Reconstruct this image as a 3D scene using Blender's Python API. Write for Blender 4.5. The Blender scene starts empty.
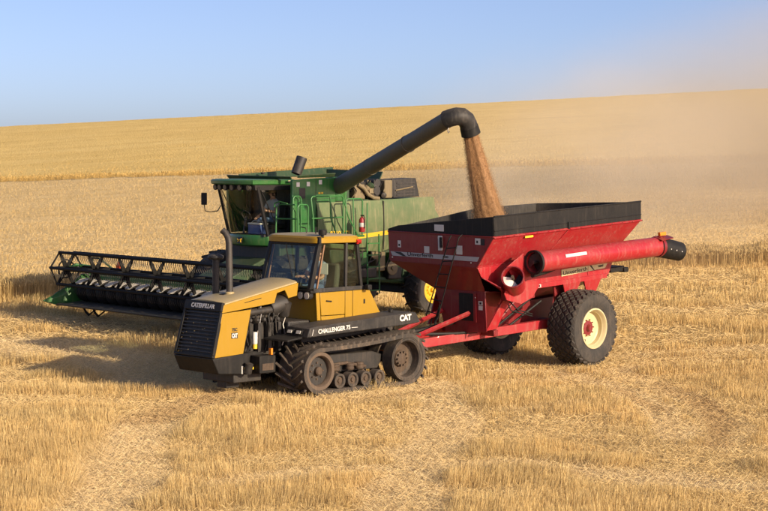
import bpy, bmesh, math, random
import numpy as np
from mathutils import Vector, Matrix, Euler
random.seed(7); rng = np.random.default_rng(11)
S = bpy.context.scene; COL = S.collection
R = math.radians
# ---------------------------------------------------------------- camera
F_PX, CAM_H, HOR = 1793.6, 4.863, 161.56          # focal length and horizon in pixels of a 768x511 frame
cam = bpy.data.cameras.new('camera'); camo = bpy.data.objects.new('camera', cam); COL.objects.link(camo)
cam.sensor_width = 36; cam.lens = 36*F_PX/768; cam.clip_end = 4000; cam.clip_start = .5
camo.location = (0, 0, CAM_H)
camo.rotation_euler = (math.pi/2 + math.atan((HOR-255.5)/F_PX), 0, 0)
S.camera = camo
# ---------------------------------------------------------------- sky, sun, exposure
SUN_AZ = R(48)      # to the right of straight-behind-the-camera
SUN_EL = R(18)
sd = Vector((math.sin(SUN_AZ)*math.cos(SUN_EL), -math.cos(SUN_AZ)*math.cos(SUN_EL), math.sin(SUN_EL)))
W = bpy.data.worlds.new('World'); S.world = W; W.use_nodes = True
nt = W.node_tree; bg = nt.nodes['Background']
sky = nt.nodes.new('ShaderNodeTexSky'); sky.sky_type = 'NISHITA'; sky.sun_disc = False
sky.sun_elevation = SUN_EL; sky.sun_rotation = math.atan2(sd.x, sd.y)
sky.altitude = 1800; sky.air_density = .6; sky.dust_density = 5.5; sky.ozone_density = 2.5
tn_ = nt.nodes.new('ShaderNodeMix'); tn_.data_type = 'RGBA'; tn_.blend_type = 'MULTIPLY'; tn_.inputs['Factor'].default_value = 1; tn_.inputs['B'].default_value = (1.14, .955, .93, 1)
nt.links.new(sky.outputs[0], tn_.inputs['A']); nt.links.new(tn_.outputs['Result'], bg.inputs[0]); bg.inputs[1].default_value = .128
sl = bpy.data.lights.new('sun', 'SUN'); sl.energy = 4.0; sl.angle = R(.55); sl.color = (1, .82, .58)
so = bpy.data.objects.new('sun', sl); COL.objects.link(so)
so.rotation_euler = sd.to_track_quat('Z', 'Y').to_euler(); so.location = (20, -20, 30)
vs = S.view_settings; vs.view_transform = 'Standard'; vs.look = 'None'; vs.gamma = 1; vs.exposure = .54; vs.use_curve_mapping = False
S.render.engine = 'CYCLES'; S.cycles.use_denoising = True
S.cycles.max_bounces = 6; S.cycles.diffuse_bounces = 3; S.cycles.glossy_bounces = 3; S.cycles.transmission_bounces = 4
S.cycles.transparent_max_bounces = 12; S.cycles.volume_bounces = 3; S.cycles.volume_max_steps = 96
S.cycles.caustics_reflective = False; S.cycles.caustics_refractive = False
# ---------------------------------------------------------------- materials
MATS = {}
def newmat(name):
    m = bpy.data.materials.new(name); m.use_nodes = True; MATS[name] = m
    return m, m.node_tree.nodes, m.node_tree.links, m.node_tree.nodes['Principled BSDF']
def paint(name, col, rough=.4, dust=.3, dcol=(.42, .31, .18), metal=0., up=.35, scale=1.6, spec=.5, coat=0., bump=.0):
    """paint, rubber or metal with patchy settled dust: more of it on faces that look up, blotchy all over"""
    m, N, L, P = newmat(name)
    tc = N.new('ShaderNodeTexCoord')
    n1 = N.new('ShaderNodeTexNoise'); n1.inputs['Scale'].default_value = scale; n1.inputs['Detail'].default_value = 7; n1.inputs['Roughness'].default_value = .62
    n2 = N.new('ShaderNodeTexNoise'); n2.inputs['Scale'].default_value = scale*11; n2.inputs['Detail'].default_value = 4
    L.new(tc.outputs['Object'], n1.inputs['Vector']); L.new(tc.outputs['Object'], n2.inputs['Vector'])
    rm = N.new('ShaderNodeMapRange'); rm.inputs['From Min'].default_value = .38; rm.inputs['From Max'].default_value = .72; L.new(n1.outputs['Fac'], rm.inputs['Value'])
    rm2 = N.new('ShaderNodeMapRange'); rm2.inputs['From Min'].default_value = .35; rm2.inputs['From Max'].default_value = .75; L.new(n2.outputs['Fac'], rm2.inputs['Value'])
    mul = N.new('ShaderNodeMath'); mul.operation = 'MULTIPLY_ADD'; mul.inputs[1].default_value = .6; mul.inputs[2].default_value = .25
    L.new(rm2.outputs[0], mul.inputs[0])
    mu2 = N.new('ShaderNodeMath'); mu2.operation = 'MULTIPLY'; L.new(rm.outputs[0], mu2.inputs[0]); L.new(mul.outputs[0], mu2.inputs[1])
    mu3 = N.new('ShaderNodeMath'); mu3.operation = 'MULTIPLY'; mu3.inputs[1].default_value = dust; L.new(mu2.outputs[0], mu3.inputs[0])
    # run-off streaks and fine scuffs
    sm = N.new('ShaderNodeMapping'); sm.inputs['Scale'].default_value = (7, 7, .8); L.new(tc.outputs['Object'], sm.inputs[0])
    n3 = N.new('ShaderNodeTexNoise'); n3.inputs['Scale'].default_value = 2.2; n3.inputs['Detail'].default_value = 5; L.new(sm.outputs[0], n3.inputs['Vector'])
    r3 = N.new('ShaderNodeMapRange'); r3.inputs['From Min'].default_value = .52; r3.inputs['From Max'].default_value = .74; r3.inputs['To Max'].default_value = min(.5, dust*.8); L.new(n3.outputs['Fac'], r3.inputs['Value'])
    a3 = N.new('ShaderNodeMath'); a3.operation = 'ADD'; L.new(mu3.outputs[0], a3.inputs[0]); L.new(r3.outputs[0], a3.inputs[1]); mu3 = a3
    ge = N.new('ShaderNodeNewGeometry'); sp = N.new('ShaderNodeSeparateXYZ'); L.new(ge.outputs['Normal'], sp.inputs[0])
    mr = N.new('ShaderNodeMapRange'); mr.inputs['From Min'].default_value = .45; mr.inputs['From Max'].default_value = 1; mr.inputs['To Max'].default_value = up; L.new(sp.outputs['Z'], mr.inputs['Value'])
    mu4 = N.new('ShaderNodeMath'); mu4.operation = 'MULTIPLY'; L.new(mr.outputs[0], mu4.inputs[0]); L.new(mul.outputs[0], mu4.inputs[1])
    ad = N.new('ShaderNodeMath'); ad.operation = 'ADD'; ad.use_clamp = True; L.new(mu3.outputs[0], ad.inputs[0]); L.new(mu4.outputs[0], ad.inputs[1])
    mx = N.new('ShaderNodeMix'); mx.data_type = 'RGBA'; mx.inputs['A'].default_value = (*col, 1); mx.inputs['B'].default_value = (*dcol, 1)
    L.new(ad.outputs[0], mx.inputs['Factor']); L.new(mx.outputs['Result'], P.inputs['Base Color'])
    ro = N.new('ShaderNodeMapRange'); ro.inputs['To Min'].default_value = rough; ro.inputs['To Max'].default_value = .9; L.new(ad.outputs[0], ro.inputs['Value']); L.new(ro.outputs[0], P.inputs['Roughness'])
    P.inputs['Metallic'].default_value = metal; P.inputs['Specular IOR Level'].default_value = spec; P.inputs['Coat Weight'].default_value = coat
    if not bump:      # sheet metal is never quite flat
        b = N.new('ShaderNodeBump'); b.inputs['Strength'].default_value = .25; b.inputs['Distance'].default_value = .03
        L.new(n1.outputs['Fac'], b.inputs['Height']); L.new(b.outputs[0], P.inputs['Normal'])
    if bump:
        b = N.new('ShaderNodeBump'); b.inputs['Strength'].default_value = bump; b.inputs['Distance'].default_value = .02
        L.new(n2.outputs['Fac'], b.inputs['Height']); L.new(b.outputs[0], P.inputs['Normal'])
    return m
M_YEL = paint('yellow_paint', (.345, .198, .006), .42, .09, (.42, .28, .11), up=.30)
M_YTOP = paint('bleached_sky_sheen_yellow', (.42, .32, .14), .33, .35, (.36, .31, .22), up=.5)  # bleached dusty yellow, with the grey sky reflection mixed into the colour
M_BLK = paint('black_paint', (.011, .011, .011), .55, .25, (.085, .072, .056), up=.3, spec=.25)
M_GRY = paint('charcoal_paint', (.022, .022, .022), .5, .35, (.16, .14, .115), up=.60, spec=.3)
M_RUB = paint('tyre_rubber', (.03, .028, .025), .8, .9, (.13, .105, .08), up=.35, scale=3, bump=.2)
M_TRK = paint('track_rubber', (.034, .030, .026), .8, .9, (.17, .125, .085), up=.5, scale=3, bump=.2)
M_RUST = paint('rusty_steel', (.06, .04, .026), .75, .6, (.17, .115, .07), up=.3, scale=4, bump=.3)
M_BRNW = paint('earth_stained_rubber', (.10, .07, .048), .8, .6, (.20, .14, .09), scale=4, bump=.2)
M_REEL = paint('reel_black', (.009, .009, .009), .55, .12, (.06, .05, .04), up=.1, spec=.12)
M_DARK = paint('greasy_iron', (.02, .019, .018), .55, .4, (.13, .10, .07), up=.25, scale=5, bump=.2)
M_STEEL = paint('worn_steel', (.30, .29, .27), .35, .4, (.28, .22, .15), metal=.8, scale=4)
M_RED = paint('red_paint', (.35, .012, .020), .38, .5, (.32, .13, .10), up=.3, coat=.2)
M_DRED = paint('shaded_red_paint', (.19, .010, .015), .4, .35, (.24, .09, .07), up=.25, coat=.2)  # red paint darkened to build the cart's front and underside shade into the colour
M_CREAM = paint('cream_rim_paint', (.58, .50, .28), .45, .25, (.50, .38, .22), up=.2)
M_GRN = paint('green_paint', (.016, .125, .022), .38, .22, (.26, .24, .11), up=.3, coat=.2)
M_GRNR = paint('railing_green_paint', (.03, .17, .04), .45, .15, (.26, .24, .11), up=.2)
M_GRND = paint('dusty_green_shield_paint', (.085, .14, .048), .55, .8, (.31, .27, .15), up=.3, scale=.55)
M_DGRN = paint('dark_green_sheet', (.015, .05, .018), .5, .4, (.16, .14, .07), up=.3)
M_AUG = paint('olive_auger_paint', (.11, .10, .065), .55, .5, (.20, .165, .11), up=.25)
M_JDY = paint('rim_yellow_paint', (.80, .50, .02), .45, .25, (.50, .36, .14))
M_WHT = paint('white_sticker', (.62, .61, .56), .5, .2)
M_LTR = paint('white_letter', (.66, .65, .6), .5, .1, up=0)
M_BLT = paint('black_letter', (.012, .012, .014), .5, .05, up=0)
M_SILV = paint('silver_decal', (.42, .42, .42), .4, .15, up=.1)
M_TAN = paint('dusty_tan_machine_part', (.17, .135, .07), .6, .7, (.28, .21, .12))
M_CAP = paint('sunlit_flight_cream', (.80, .75, .62), .35, .4, (.55, .43, .26))  # cream stands for sun on the header auger's flight tops
M_ORG = paint('amber_lens', (.80, .24, .02), .3, .1)
M_ORD = paint('red_orange_plastic', (.75, .09, .02), .4, .1)
M_RLENS = paint('red_lens', (.55, .02, .015), .25, .1)
M_LAMP = paint('lamp_glass', (.62, .60, .52), .15, .15)
M_BLUE = paint('blue_plastic', (.03, .07, .24), .45, .15)
M_BRN = paint('brown_frame', (.20, .10, .05), .6, .3)
M_SEAT = paint('grey_seat_cloth', (.10, .11, .08), .9, .2)
M_SKIN = paint('skin', (.46, .26, .17), .55, .0, up=0)
M_SHIRT = paint('pale_blue_shirt', (.34, .42, .52), .9, .0, up=0)
M_SHIRT2 = paint('light_grey_shirt', (.46, .48, .50), .9, .0, up=0)
M_JEAN = paint('blue_jeans', (.10, .16, .28), .9, .0, up=0)
M_HAIR = paint('brown_hair', (.05, .03, .02), .8, .0, up=0)
M_CAPF = paint('tan_cap', (.36, .26, .14), .9, .0, up=0)
def glassmat(name, tint, gloss=.02):
    m, N, L, P = newmat(name); N.remove(P)
    out = N['Material Output']; tr = N.new('ShaderNodeBsdfTransparent'); tr.inputs[0].default_value = (*tint, 1)
    gl = N.new('ShaderNodeBsdfGlossy'); gl.inputs['Roughness'].default_value = gloss; gl.inputs[0].default_value = (1, 1, 1, 1)
    lw = N.new('ShaderNodeLayerWeight'); lw.inputs[0].default_value = .5; pw = N.new('ShaderNodeMath'); pw.operation = 'POWER'; pw.inputs[1].default_value = 5; L.new(lw.outputs['Facing'], pw.inputs[0])
    fr = N.new('ShaderNodeMath'); fr.operation = 'MULTIPLY_ADD'; fr.inputs[1].default_value = .9; fr.inputs[2].default_value = .035; L.new(pw.outputs[0], fr.inputs[0])
    df = N.new('ShaderNodeBsdfDiffuse'); df.inputs[0].default_value = (.40, .34, .24, 1)
    no = N.new('ShaderNodeTexNoise'); no.inputs['Scale'].default_value = 2.2; no.inputs['Detail'].default_value = 6
    mp = N.new('ShaderNodeMapRange'); mp.inputs['From Min'].default_value = .45; mp.inputs['From Max'].default_value = .8; mp.inputs['To Max'].default_value = .035
    L.new(no.outputs['Fac'], mp.inputs['Value'])
    a = N.new('ShaderNodeMixShader'); L.new(mp.outputs[0], a.inputs[0]); L.new(tr.outputs[0], a.inputs[1]); L.new(df.outputs[0], a.inputs[2])
    b = N.new('ShaderNodeMixShader'); L.new(fr.outputs[0], b.inputs[0]); L.new(a.outputs[0], b.inputs[1]); L.new(gl.outputs[0], b.inputs[2])
    L.new(b.outputs[0], out.inputs[0]); return m
M_GLS = glassmat('tinted_cab_glass', (.82, .86, .82))
M_GLS2 = glassmat('clear_cab_glass', (.90, .93, .90))
# ---------------------------------------------------------------- mesh helpers
def V3(p): return Vector(p)
class MB:
    def __init__(s): s.v = []; s.f = []
    def add(s, vs, fs):
        n = len(s.v); s.v += [tuple(v) for v in vs]; s.f += [tuple(i+n for i in f) for f in fs]; return s
    def box(s, c, d, e=(0, 0, 0)):
        rm = Euler(e).to_matrix(); c = V3(c); h = V3(d)/2
        vs = [c + rm @ Vector((x*h.x, y*h.y, z*h.z)) for x in (-1, 1) for y in (-1, 1) for z in (-1, 1)]
        return s.add(vs, [(0, 1, 3, 2), (4, 6, 7, 5), (0, 4, 5, 1), (2, 3, 7, 6), (0, 2, 6, 4), (1, 5, 7, 3)])
    def bb(s, x0, x1, y0, y1, z0, z1): return s.box(((x0+x1)/2, (y0+y1)/2, (z0+z1)/2), (x1-x0, y1-y0, z1-z0))
    def prism(s, pts, vec):
        pts = [V3(p) for p in pts]; vec = V3(vec); n = len(pts)
        return s.add(pts+[p+vec for p in pts], [tuple(range(n-1, -1, -1)), tuple(range(n, 2*n))]+[(i, (i+1) % n, n+(i+1) % n, n+i) for i in range(n)])
    def plate(s, pts, th):
        pts = [V3(p) for p in pts]; nn = Vector((0, 0, 0)); n = len(pts)
        for i in range(n): nn += pts[i].cross(pts[(i+1) % n])
        nn.normalize(); return s.prism([p-nn*th/2 for p in pts], nn*th)
    def xz(s, pts, y0, y1): return s.prism([(x, y0, z) for x, z in pts], (0, y1-y0, 0))
    def tube(s, pts, r, n=8, closed=False, cap=True):
        pts = [V3(p) for p in pts]; k = len(pts); rs = r if isinstance(r, (list, tuple)) else [r]*k
        vs = []; up = None
        for i, p in enumerate(pts):
            a = pts[(i-1) % k] if (i or closed) else pts[0]; b = pts[(i+1) % k] if (i < k-1 or closed) else pts[-1]
            t = (b-a).normalized()
            if up is None:
                up = Vector((0, 0, 1)) if abs(t.z) < .9 else Vector((1, 0, 0))
            u = t.cross(up).normalized(); w = u.cross(t).normalized(); up = w
            for j in range(n):
                an = 2*math.pi*j/n; vs.append(p+(u*math.cos(an)+w*math.sin(an))*rs[i])
        fs = []
        for i in range(k if closed else k-1):
            for j in range(n): fs.append((i*n+j, i*n+(j+1) % n, ((i+1) % k)*n+(j+1) % n, ((i+1) % k)*n+j))
        if cap and not closed: fs += [tuple(range(n-1, -1, -1)), tuple(range((k-1)*n, k*n))]
        return s.add(vs, fs)
    def lathe(s, prof, o, ax, n=32, closed=True):
        """prof: (radius, along-axis) pairs; closed joins last to first"""
        o = V3(o); ax = V3(ax).normalized(); u = ax.orthogonal().normalized(); w = ax.cross(u); k = len(prof); vs = []
        for r, h in prof:
            for j in range(n):
                a = 2*math.pi*j/n; vs.append(o+ax*h+(u*math.cos(a)+w*math.sin(a))*r)
        fs = [(i*n+j, i*n+(j+1) % n, ((i+1) % k)*n+(j+1) % n, ((i+1) % k)*n+j) for i in range(k if closed else k-1) for j in range(n)]
        if not closed: fs += [tuple(range(n-1, -1, -1)), tuple(range((k-1)*n, k*n))]
        return s.add(vs, fs)
    def loft(s, rings, closed=True, cap=True):
        k = len(rings); n = len(rings[0]); vs = [p for r in rings for p in r]; m = n if closed else n-1
        fs = [(i*n+j, i*n+(j+1) % n, (i+1)*n+(j+1) % n, (i+1)*n+j) for i in range(k-1) for j in range(m)]
        if cap: fs += [tuple(range(n-1, -1, -1)), tuple(range((k-1)*n, k*n))]
        return s.add(vs, fs)
    def mesh(s, name, smooth=35):
        me = bpy.data.meshes.new(name); me.from_pydata(s.v, [], s.f)
        b = bmesh.new(); b.from_mesh(me); bmesh.ops.recalc_face_normals(b, faces=b.faces); b.to_mesh(me); b.free()
        if smooth: me.shade_smooth(); me.set_sharp_from_angle(angle=R(smooth))
        return me
    def build(s, name, mat, parent=None, bevel=0., smooth=35):
        me = s.mesh(name, smooth); me.materials.append(mat)
        o = bpy.data.objects.new(name, me); COL.objects.link(o); o.parent = parent
        if bevel:
            bv = o.modifiers.new('bevel', 'BEVEL'); bv.width = bevel; bv.segments = 2; bv.limit_method = 'ANGLE'; bv.angle_limit = R(40); bv.harden_normals = False
        return o
def tag(o, label=None, cat=None, group=None, kind=None):
    for k, v in (('label', label), ('category', cat), ('group', group), ('kind', kind)):
        if v: o[k] = v
    return o
def empty(name, mat, label, cat, group=None):
    o = bpy.data.objects.new(name, None); COL.objects.link(o); o.matrix_world = mat; o.empty_display_size = .3
    return tag(o, label, cat, group)
def inst(o, parent, loc=(0, 0, 0), rot=(0, 0, 0), scale=(1, 1, 1)):
    c = o.copy(); COL.objects.link(c); c.parent = parent; c.location = loc; c.rotation_euler = rot; c.scale = scale; return c
def frame(x, y, z, yaw, pit, rol, k=1.):
    return Matrix.Translation((x, y, z)) @ Matrix.Rotation(yaw, 4, 'Z') @ Matrix.Rotation(-pit, 4, 'Y') @ Matrix.Rotation(rol, 4, 'X') @ Matrix.Scale(k, 4)
def text(s, name, mat, parent, o, right, up, size, th=.004, width=None, shear=0., bold=.0):
    """flat lettering: o = left end of base line"""
    cu = bpy.data.curves.new(name, 'FONT'); cu.body = s; cu.size = size; cu.extrude = th; cu.shear = shear; cu.offset = bold
    t = bpy.data.objects.new(name, cu); COL.objects.link(t); dg = bpy.context.evaluated_depsgraph_get(); dg.update()
    me = bpy.data.meshes.new_from_object(t.evaluated_get(dg)); bpy.data.objects.remove(t); bpy.data.curves.remove(cu)
    r = V3(right).normalized(); u = V3(up); n = r.cross(u).normalized(); u = n.cross(r)
    if width:
        xs = [v.co.x for v in me.vertices]; k = width/max(1e-6, max(xs)-min(xs))
        for v in me.vertices: v.co.x *= k
    o = V3(o)
    for v in me.vertices: v.co = o + r*v.co.x + u*v.co.y + n*v.co.z
    me.materials.clear(); me.materials.append(mat); me.name = name
    ob = bpy.data.objects.new(name, me); COL.objects.link(ob); ob.parent = parent; return ob
def arc(c, r, a0, a1, n, pl='xz', y=0):
    return [(c[0]+r*math.cos(R(a0+(a1-a0)*i/n)), c[1]+r*math.sin(R(a0+(a1-a0)*i/n))) for i in range(n+1)]
# ---------------------------------------------------------------- the place of the three machines
T_TR = frame(-1.500, 38.865, 0.0, 3.9297, .0099, -.0053)
T_CA = frame(3.690, 43.337, .078, 3.9384, -.0482, -.0167)
T_CO = frame(-2.605, 47.501, .697, 3.8697, .0011, -.0067, .94)
# ---------------------------------------------------------------- terrain
CP = [(-1.64, 37.17, .0), (-3.2, 38.72, .01), (.27, 39.08, -.02), (-1.29, 40.63, -.01), (4.71, 42.35, .045), (2.67, 44.33, .095),
      (-2.3, 45.75, .685), (-4.3, 48.0, .70), (1.27, 48.81, .675), (-.86, 51.2, .70), (-11.2, 52.2, .75), (-17, 53, .62), (8.85, 62, 1.22), (13.3, 62.5, 1.25), (22, 64, 1.5),
      (-8, 22, -.05), (0, 22, 0), (8, 22, .05), (-9, 32, .0), (9, 33, .06), (0, 30, 0), (9.5, 42, .15), (-9.5, 42, .10), (-8.5, 46.5, .42), (13, 50, .62), (-20, 44, .1), (24, 44, .6), (0, 8, -.15), (-10, 6, -.2), (10, 6, -.1)]
for y, p, c in ((78, 2.0, .034), (98, 3.4, .052), (120, 4.72, .060), (150, 6.75, .056), (190, 9.2, .052), (230, 11.1, .050), (265, 12.15, .049), (300, 12.5, .046), (380, 10.0, .04), (520, 0, .03), (760, -20, 0)):
    for t in (-.42, -.2, 0., .2, .42): CP.append((t*y, y, p+c*t*y))
CP = np.array(CP)
def _ker(d2): return .5*d2*np.log(d2+1e-9)
def _tps():
    P = CP[:, :2]/50; n = len(P)
    K = _ker(((P[:, None]-P[None])**2).sum(-1)) + np.eye(n)*1e-5
    Q = np.c_[np.ones(n), P]; A = np.block([[K, Q], [Q.T, np.zeros((3, 3))]])
    return np.linalg.solve(A, np.r_[CP[:, 2], 0, 0, 0])
_W = _tps()
def ground_z(x, y):
    q = np.stack([np.ravel(x), np.ravel(y)], 1)/50; out = np.empty(len(q))
    for i in range(0, len(q), 40000):
        c = q[i:i+40000]; d2 = ((c[:, None]-CP[None, :, :2]/50)**2).sum(-1)
        out[i:i+40000] = _ker(d2)@_W[:-3]+_W[-3]+c@_W[-2:]
    return out.reshape(np.shape(x))
def vnoise(x, y, seed=0):
    """smooth value noise 0..1"""
    xi = np.floor(x).astype(np.int64); yi = np.floor(y).astype(np.int64); fx = x-xi; fy = y-yi
    fx = fx*fx*(3-2*fx); fy = fy*fy*(3-2*fy)
    def h(a, b):
        k = (a*374761393+b*668265263+seed*974711) & 0xffffffff; k = ((k ^ (k >> 13))*1274126177) & 0xffffffff
        return ((k ^ (k >> 16)) & 0xffff)/65535.
    return (h(xi, yi)*(1-fx)+h(xi+1, yi)*fx)*(1-fy)+(h(xi, yi+1)*(1-fx)+h(xi+1, yi+1)*fx)*fy
def fbm(x, y, seed=0, o=3):
    s = 0; a = .5; t = 0
    for i in range(o): s = s+a*vnoise(x*2**i, y*2**i, seed+i); t += a; a *= .5
    return s/t
# wheel tracks and beaten lanes across the stubble: way points, half width, pale chaff 0..1, how flat 0..1
LANES = [([(-4.0, 20), (-4.1, 24.8), (-4.2, 28.1), (-4.35, 31.2), (-4.3, 33)], 0.70, 0.89, .95),
         ([(-4.3, 32.6), (-3.9, 35.6), (-3.0, 37.4)], 0.79, 0.24, 1.0),
         ([(-13, 46.5), (-9.6, 44.7), (-8, 43.9), (-6.2, 42.2), (-4.3, 38.6)], 1.24, 0.98, .75),
         ([(-12, 50.3), (-8, 48.5), (-5.5, 46.3)], 0.66, 0.59, .6),
         ([(1.0, 39), (1.3, 35), (1.0, 31.2), (.6, 28.1), (.2, 24.8), (.1, 18)], 0.61, 0.78, .9),
         ([(5.0, 41.2), (5.8, 38.9), (6.3, 35.7), (6.1, 31.7), (5.6, 29.8)], 0.35, 0.34, .95),
         ([(2.0, 41.5), (4.0, 40.9), (4.7, 38.9), (5.3, 35), (5.1, 31)], 0.35, 0.68, .9),
         ([(-2.3, 26.6), (-.8, 27.9), (.8, 28.1), (2.2, 28.5), (3.9, 27.2), (5.8, 26.2), (9, 25)], 0.54, 0.83, .8),
         ([(-2.2, 38.0), (0, 36.8), (1.0, 38.5)], 0.50, 0.68, .85),
         ([(-2.2, 36.2), (.2, 36.0), (2.6, 38.8), (6, 41.6)], 0.33, 0.59, .7),
         ([(12, 36), (7, 37.5), (3, 35.0), (-1, 33.0)], 0.25, 0.48, .55),
         ([(12, 52), (6, 50.5), (2, 49)], 0.41, 0.39, .6), ([(14, 45), (9, 44.2), (5.5, 43.5)], 0.29, 0.39, .6)]
def lanes(x, y):
    x = np.ravel(x); y = np.ravel(y); pale = np.zeros(len(x)); flat = np.zeros(len(x))
    wob = .38*(fbm(x*.9, y*.5, 5)-.5)
    for pts, hw, pc, fl in LANES:
        d = np.full(len(x), 9.)
        for (ax, ay), (bx, by) in zip(pts, pts[1:]):
            t = np.clip(((x-ax)*(bx-ax)+(y-ay)*(by-ay))/((bx-ax)**2+(by-ay)**2), 0, 1)
            d = np.minimum(d, np.hypot(x-ax-t*(bx-ax), y-ay-t*(by-ay)))
        m = np.clip((hw*1.15-d+wob*2)/(hw*.5), 0, 1)
        pale = np.maximum(pale, m*pc); flat = np.maximum(flat, m*fl)
    return pale, flat
RUTS = [([(-4.5, 33.2), (-3.9, 35.4), (-3.0, 37.3)], .62), ([(5.9, 38.4), (6.35, 35.7), (6.2, 32.5), (5.7, 30.2)], .26), ([(-2.6, 36.9), (-.6, 36.2), (1.2, 37.6)], .22), ([(3.0, 39.9), (4.9, 38.2), (5.4, 34.5)], .16)]
def ruts(x, y):
    x = np.ravel(x); y = np.ravel(y); out = np.zeros(len(x)); wob = .5*(fbm(x*1.1, y*.8, 25)-.5)
    for pts, hw in RUTS:
        d = np.full(len(x), 9.)
        for (ax, ay), (bx, by) in zip(pts, pts[1:]):
            t = np.clip(((x-ax)*(bx-ax)+(y-ay)*(by-ay))/((bx-ax)**2+(by-ay)**2), 0, 1); d = np.minimum(d, np.hypot(x-ax-t*(bx-ax), y-ay-t*(by-ay)))
        out = np.maximum(out, np.clip((hw*1.2-d+wob)/(hw*.6), 0, 1))
    return out*(.45+.55*fbm(x*1.7, y*1.7, 35))
EDGE_A = [(-60, 48.0), (-30, 50.0), (-11.2, 52.2), (-4, 55.4), (8.8, 62), (13.3, 62.4), (40, 66), (90, 72)]
def edge_y(x): return np.interp(x, [p[0] for p in EDGE_A], [p[1] for p in EDGE_A])
END_A = lambda x: 106.5-.45*np.clip(x, -60, 26)
START_B = lambda x: 108-.45*np.clip(x, -60, 26)
def make_ground():
    ys = np.unique(np.r_[np.linspace(3, 24, 50), np.linspace(24, 66, 420), 66*np.exp(np.linspace(0, math.log(760/66), 230))]); ts = np.linspace(-1, 1, 301)
    tt = .95*np.sign(ts)*np.abs(ts)**1.5
    Y, Tn = np.meshgrid(ys, tt, indexing='ij'); X = Tn*(Y+9)
    Z = ground_z(X, Y)
    near = np.clip((75-Y)/20, 0, 1)
    pale, flat = lanes(X, Y); pale = pale.reshape(X.shape); flat = flat.reshape(X.shape)
    Z = Z + near*(.045*(fbm(X*1.3, Y*1.3, 3)-.5)+.05*(fbm(X*4.5, Y*4.5, 9)-.5)) - near*flat*.03
    n, m = X.shape; me = bpy.data.meshes.new('ground')
    co = np.stack([X, Y, Z], -1).reshape(-1, 3)
    i = (np.arange(n-1)[:, None]*m+np.arange(m-1)[None]).ravel()
    fs = np.stack([i, i+1, i+m+1, i+m], 1)
    me.vertices.add(len(co)); me.vertices.foreach_set('co', co.ravel().astype(np.float32))
    me.loops.add(fs.size); me.loops.foreach_set('vertex_index', fs.ravel().astype(np.int32))
    me.polygons.add(len(fs)); me.polygons.foreach_set('loop_start', np.arange(0, fs.size, 4, dtype=np.int32))
    me.update(); me.validate(); me.shade_smooth()
    a = me.attributes.new('lane', 'FLOAT', 'POINT'); a.data.foreach_set('value', pale.ravel().astype(np.float32))
    b = me.attributes.new('flat', 'FLOAT', 'POINT'); b.data.foreach_set('value', flat.ravel().astype(np.float32))
    c_ = me.attributes.new('rut', 'FLOAT', 'POINT'); c_.data.foreach_set('value', ruts(X, Y).astype(np.float32))
    o = bpy.data.objects.new('ground', me); COL.objects.link(o); tag(o, 'golden stubble field floor rising to a long bare hill', 'ground', kind='structure')
    m_, N, L, P = newmat('straw_littered_soil'); me.materials.append(m_)
    ge = N.new('ShaderNodeNewGeometry')
    def noise(sc, det=6, st=(1, 1, 1)):
        mp = N.new('ShaderNodeMapping'); mp.inputs['Scale'].default_value = st; L.new(ge.outputs['Position'], mp.inputs[0])
        t = N.new('ShaderNodeTexNoise'); t.inputs['Scale'].default_value = sc; t.inputs['Detail'].default_value = det; t.inputs['Roughness'].default_value = .65; L.new(mp.outputs[0], t.inputs['Vector']); return t
    def ramp(src, stops):
        r = N.new('ShaderNodeValToRGB'); cr = r.color_ramp
        while len(cr.elements) < len(stops): cr.elements.new(.5)
        for e, (p, c) in zip(cr.elements, stops): e.position = p; e.color = (*c, 1)
        L.new(src, r.inputs[0]); return r
    base = ramp(noise(9, 8).outputs['Fac'], [(.25, (.24, .15, .065)), (.42, (.50, .34, .14)), (.6, (.68, .49, .22)), (.8, (.78, .60, .32))])
    big = ramp(noise(.35, 4).outputs['Fac'], [(.3, (.8, .78, .74)), (.7, (1.1, 1.06, 1.0))])
    mm = N.new('ShaderNodeMix'); mm.data_type = 'RGBA'; mm.blend_type = 'MULTIPLY'; mm.inputs['Factor'].default_value = 1
    L.new(base.outputs[0], mm.inputs['A']); L.new(big.outputs[0], mm.inputs['B'])
    chaff = ramp(noise(16, 8).outputs['Fac'], [(.28, (.44, .32, .18)), (.5, (.70, .55, .33)), (.75, (.82, .68, .45))])
    at = N.new('ShaderNodeAttribute'); at.attribute_name = 'lane'
    mx = N.new('ShaderNodeMix'); mx.data_type = 'RGBA'; L.new(at.outputs['Fac'], mx.inputs['Factor']); L.new(mm.outputs['Result'], mx.inputs['A']); L.new(chaff.outputs[0], mx.inputs['B'])
    at2 = N.new('ShaderNodeAttribute'); at2.attribute_name = 'rut'; soil = ramp(noise(14, 7).outputs['Fac'], [(.3, (.19, .115, .055)), (.55, (.38, .25, .12)), (.8, (.52, .37, .19))])
    mx2 = N.new('ShaderNodeMix'); mx2.data_type = 'RGBA'; L.new(at2.outputs['Fac'], mx2.inputs['Factor']); L.new(mx.outputs['Result'], mx2.inputs['A']); L.new(soil.outputs[0], mx2.inputs['B'])
    L.new(mx2.outputs['Result'], P.inputs['Base Color']); P.inputs['Roughness'].default_value = .95; P.inputs['Specular IOR Level'].default_value = .1
    bp = N.new('ShaderNodeBump'); bp.inputs['Strength'].default_value = .8; bp.inputs['Distance'].default_value = .03; L.new(noise(22, 8).outputs['Fac'], bp.inputs['Height']); L.new(bp.outputs[0], P.inputs['Normal'])
    return o
GROUND = make_ground()
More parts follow.
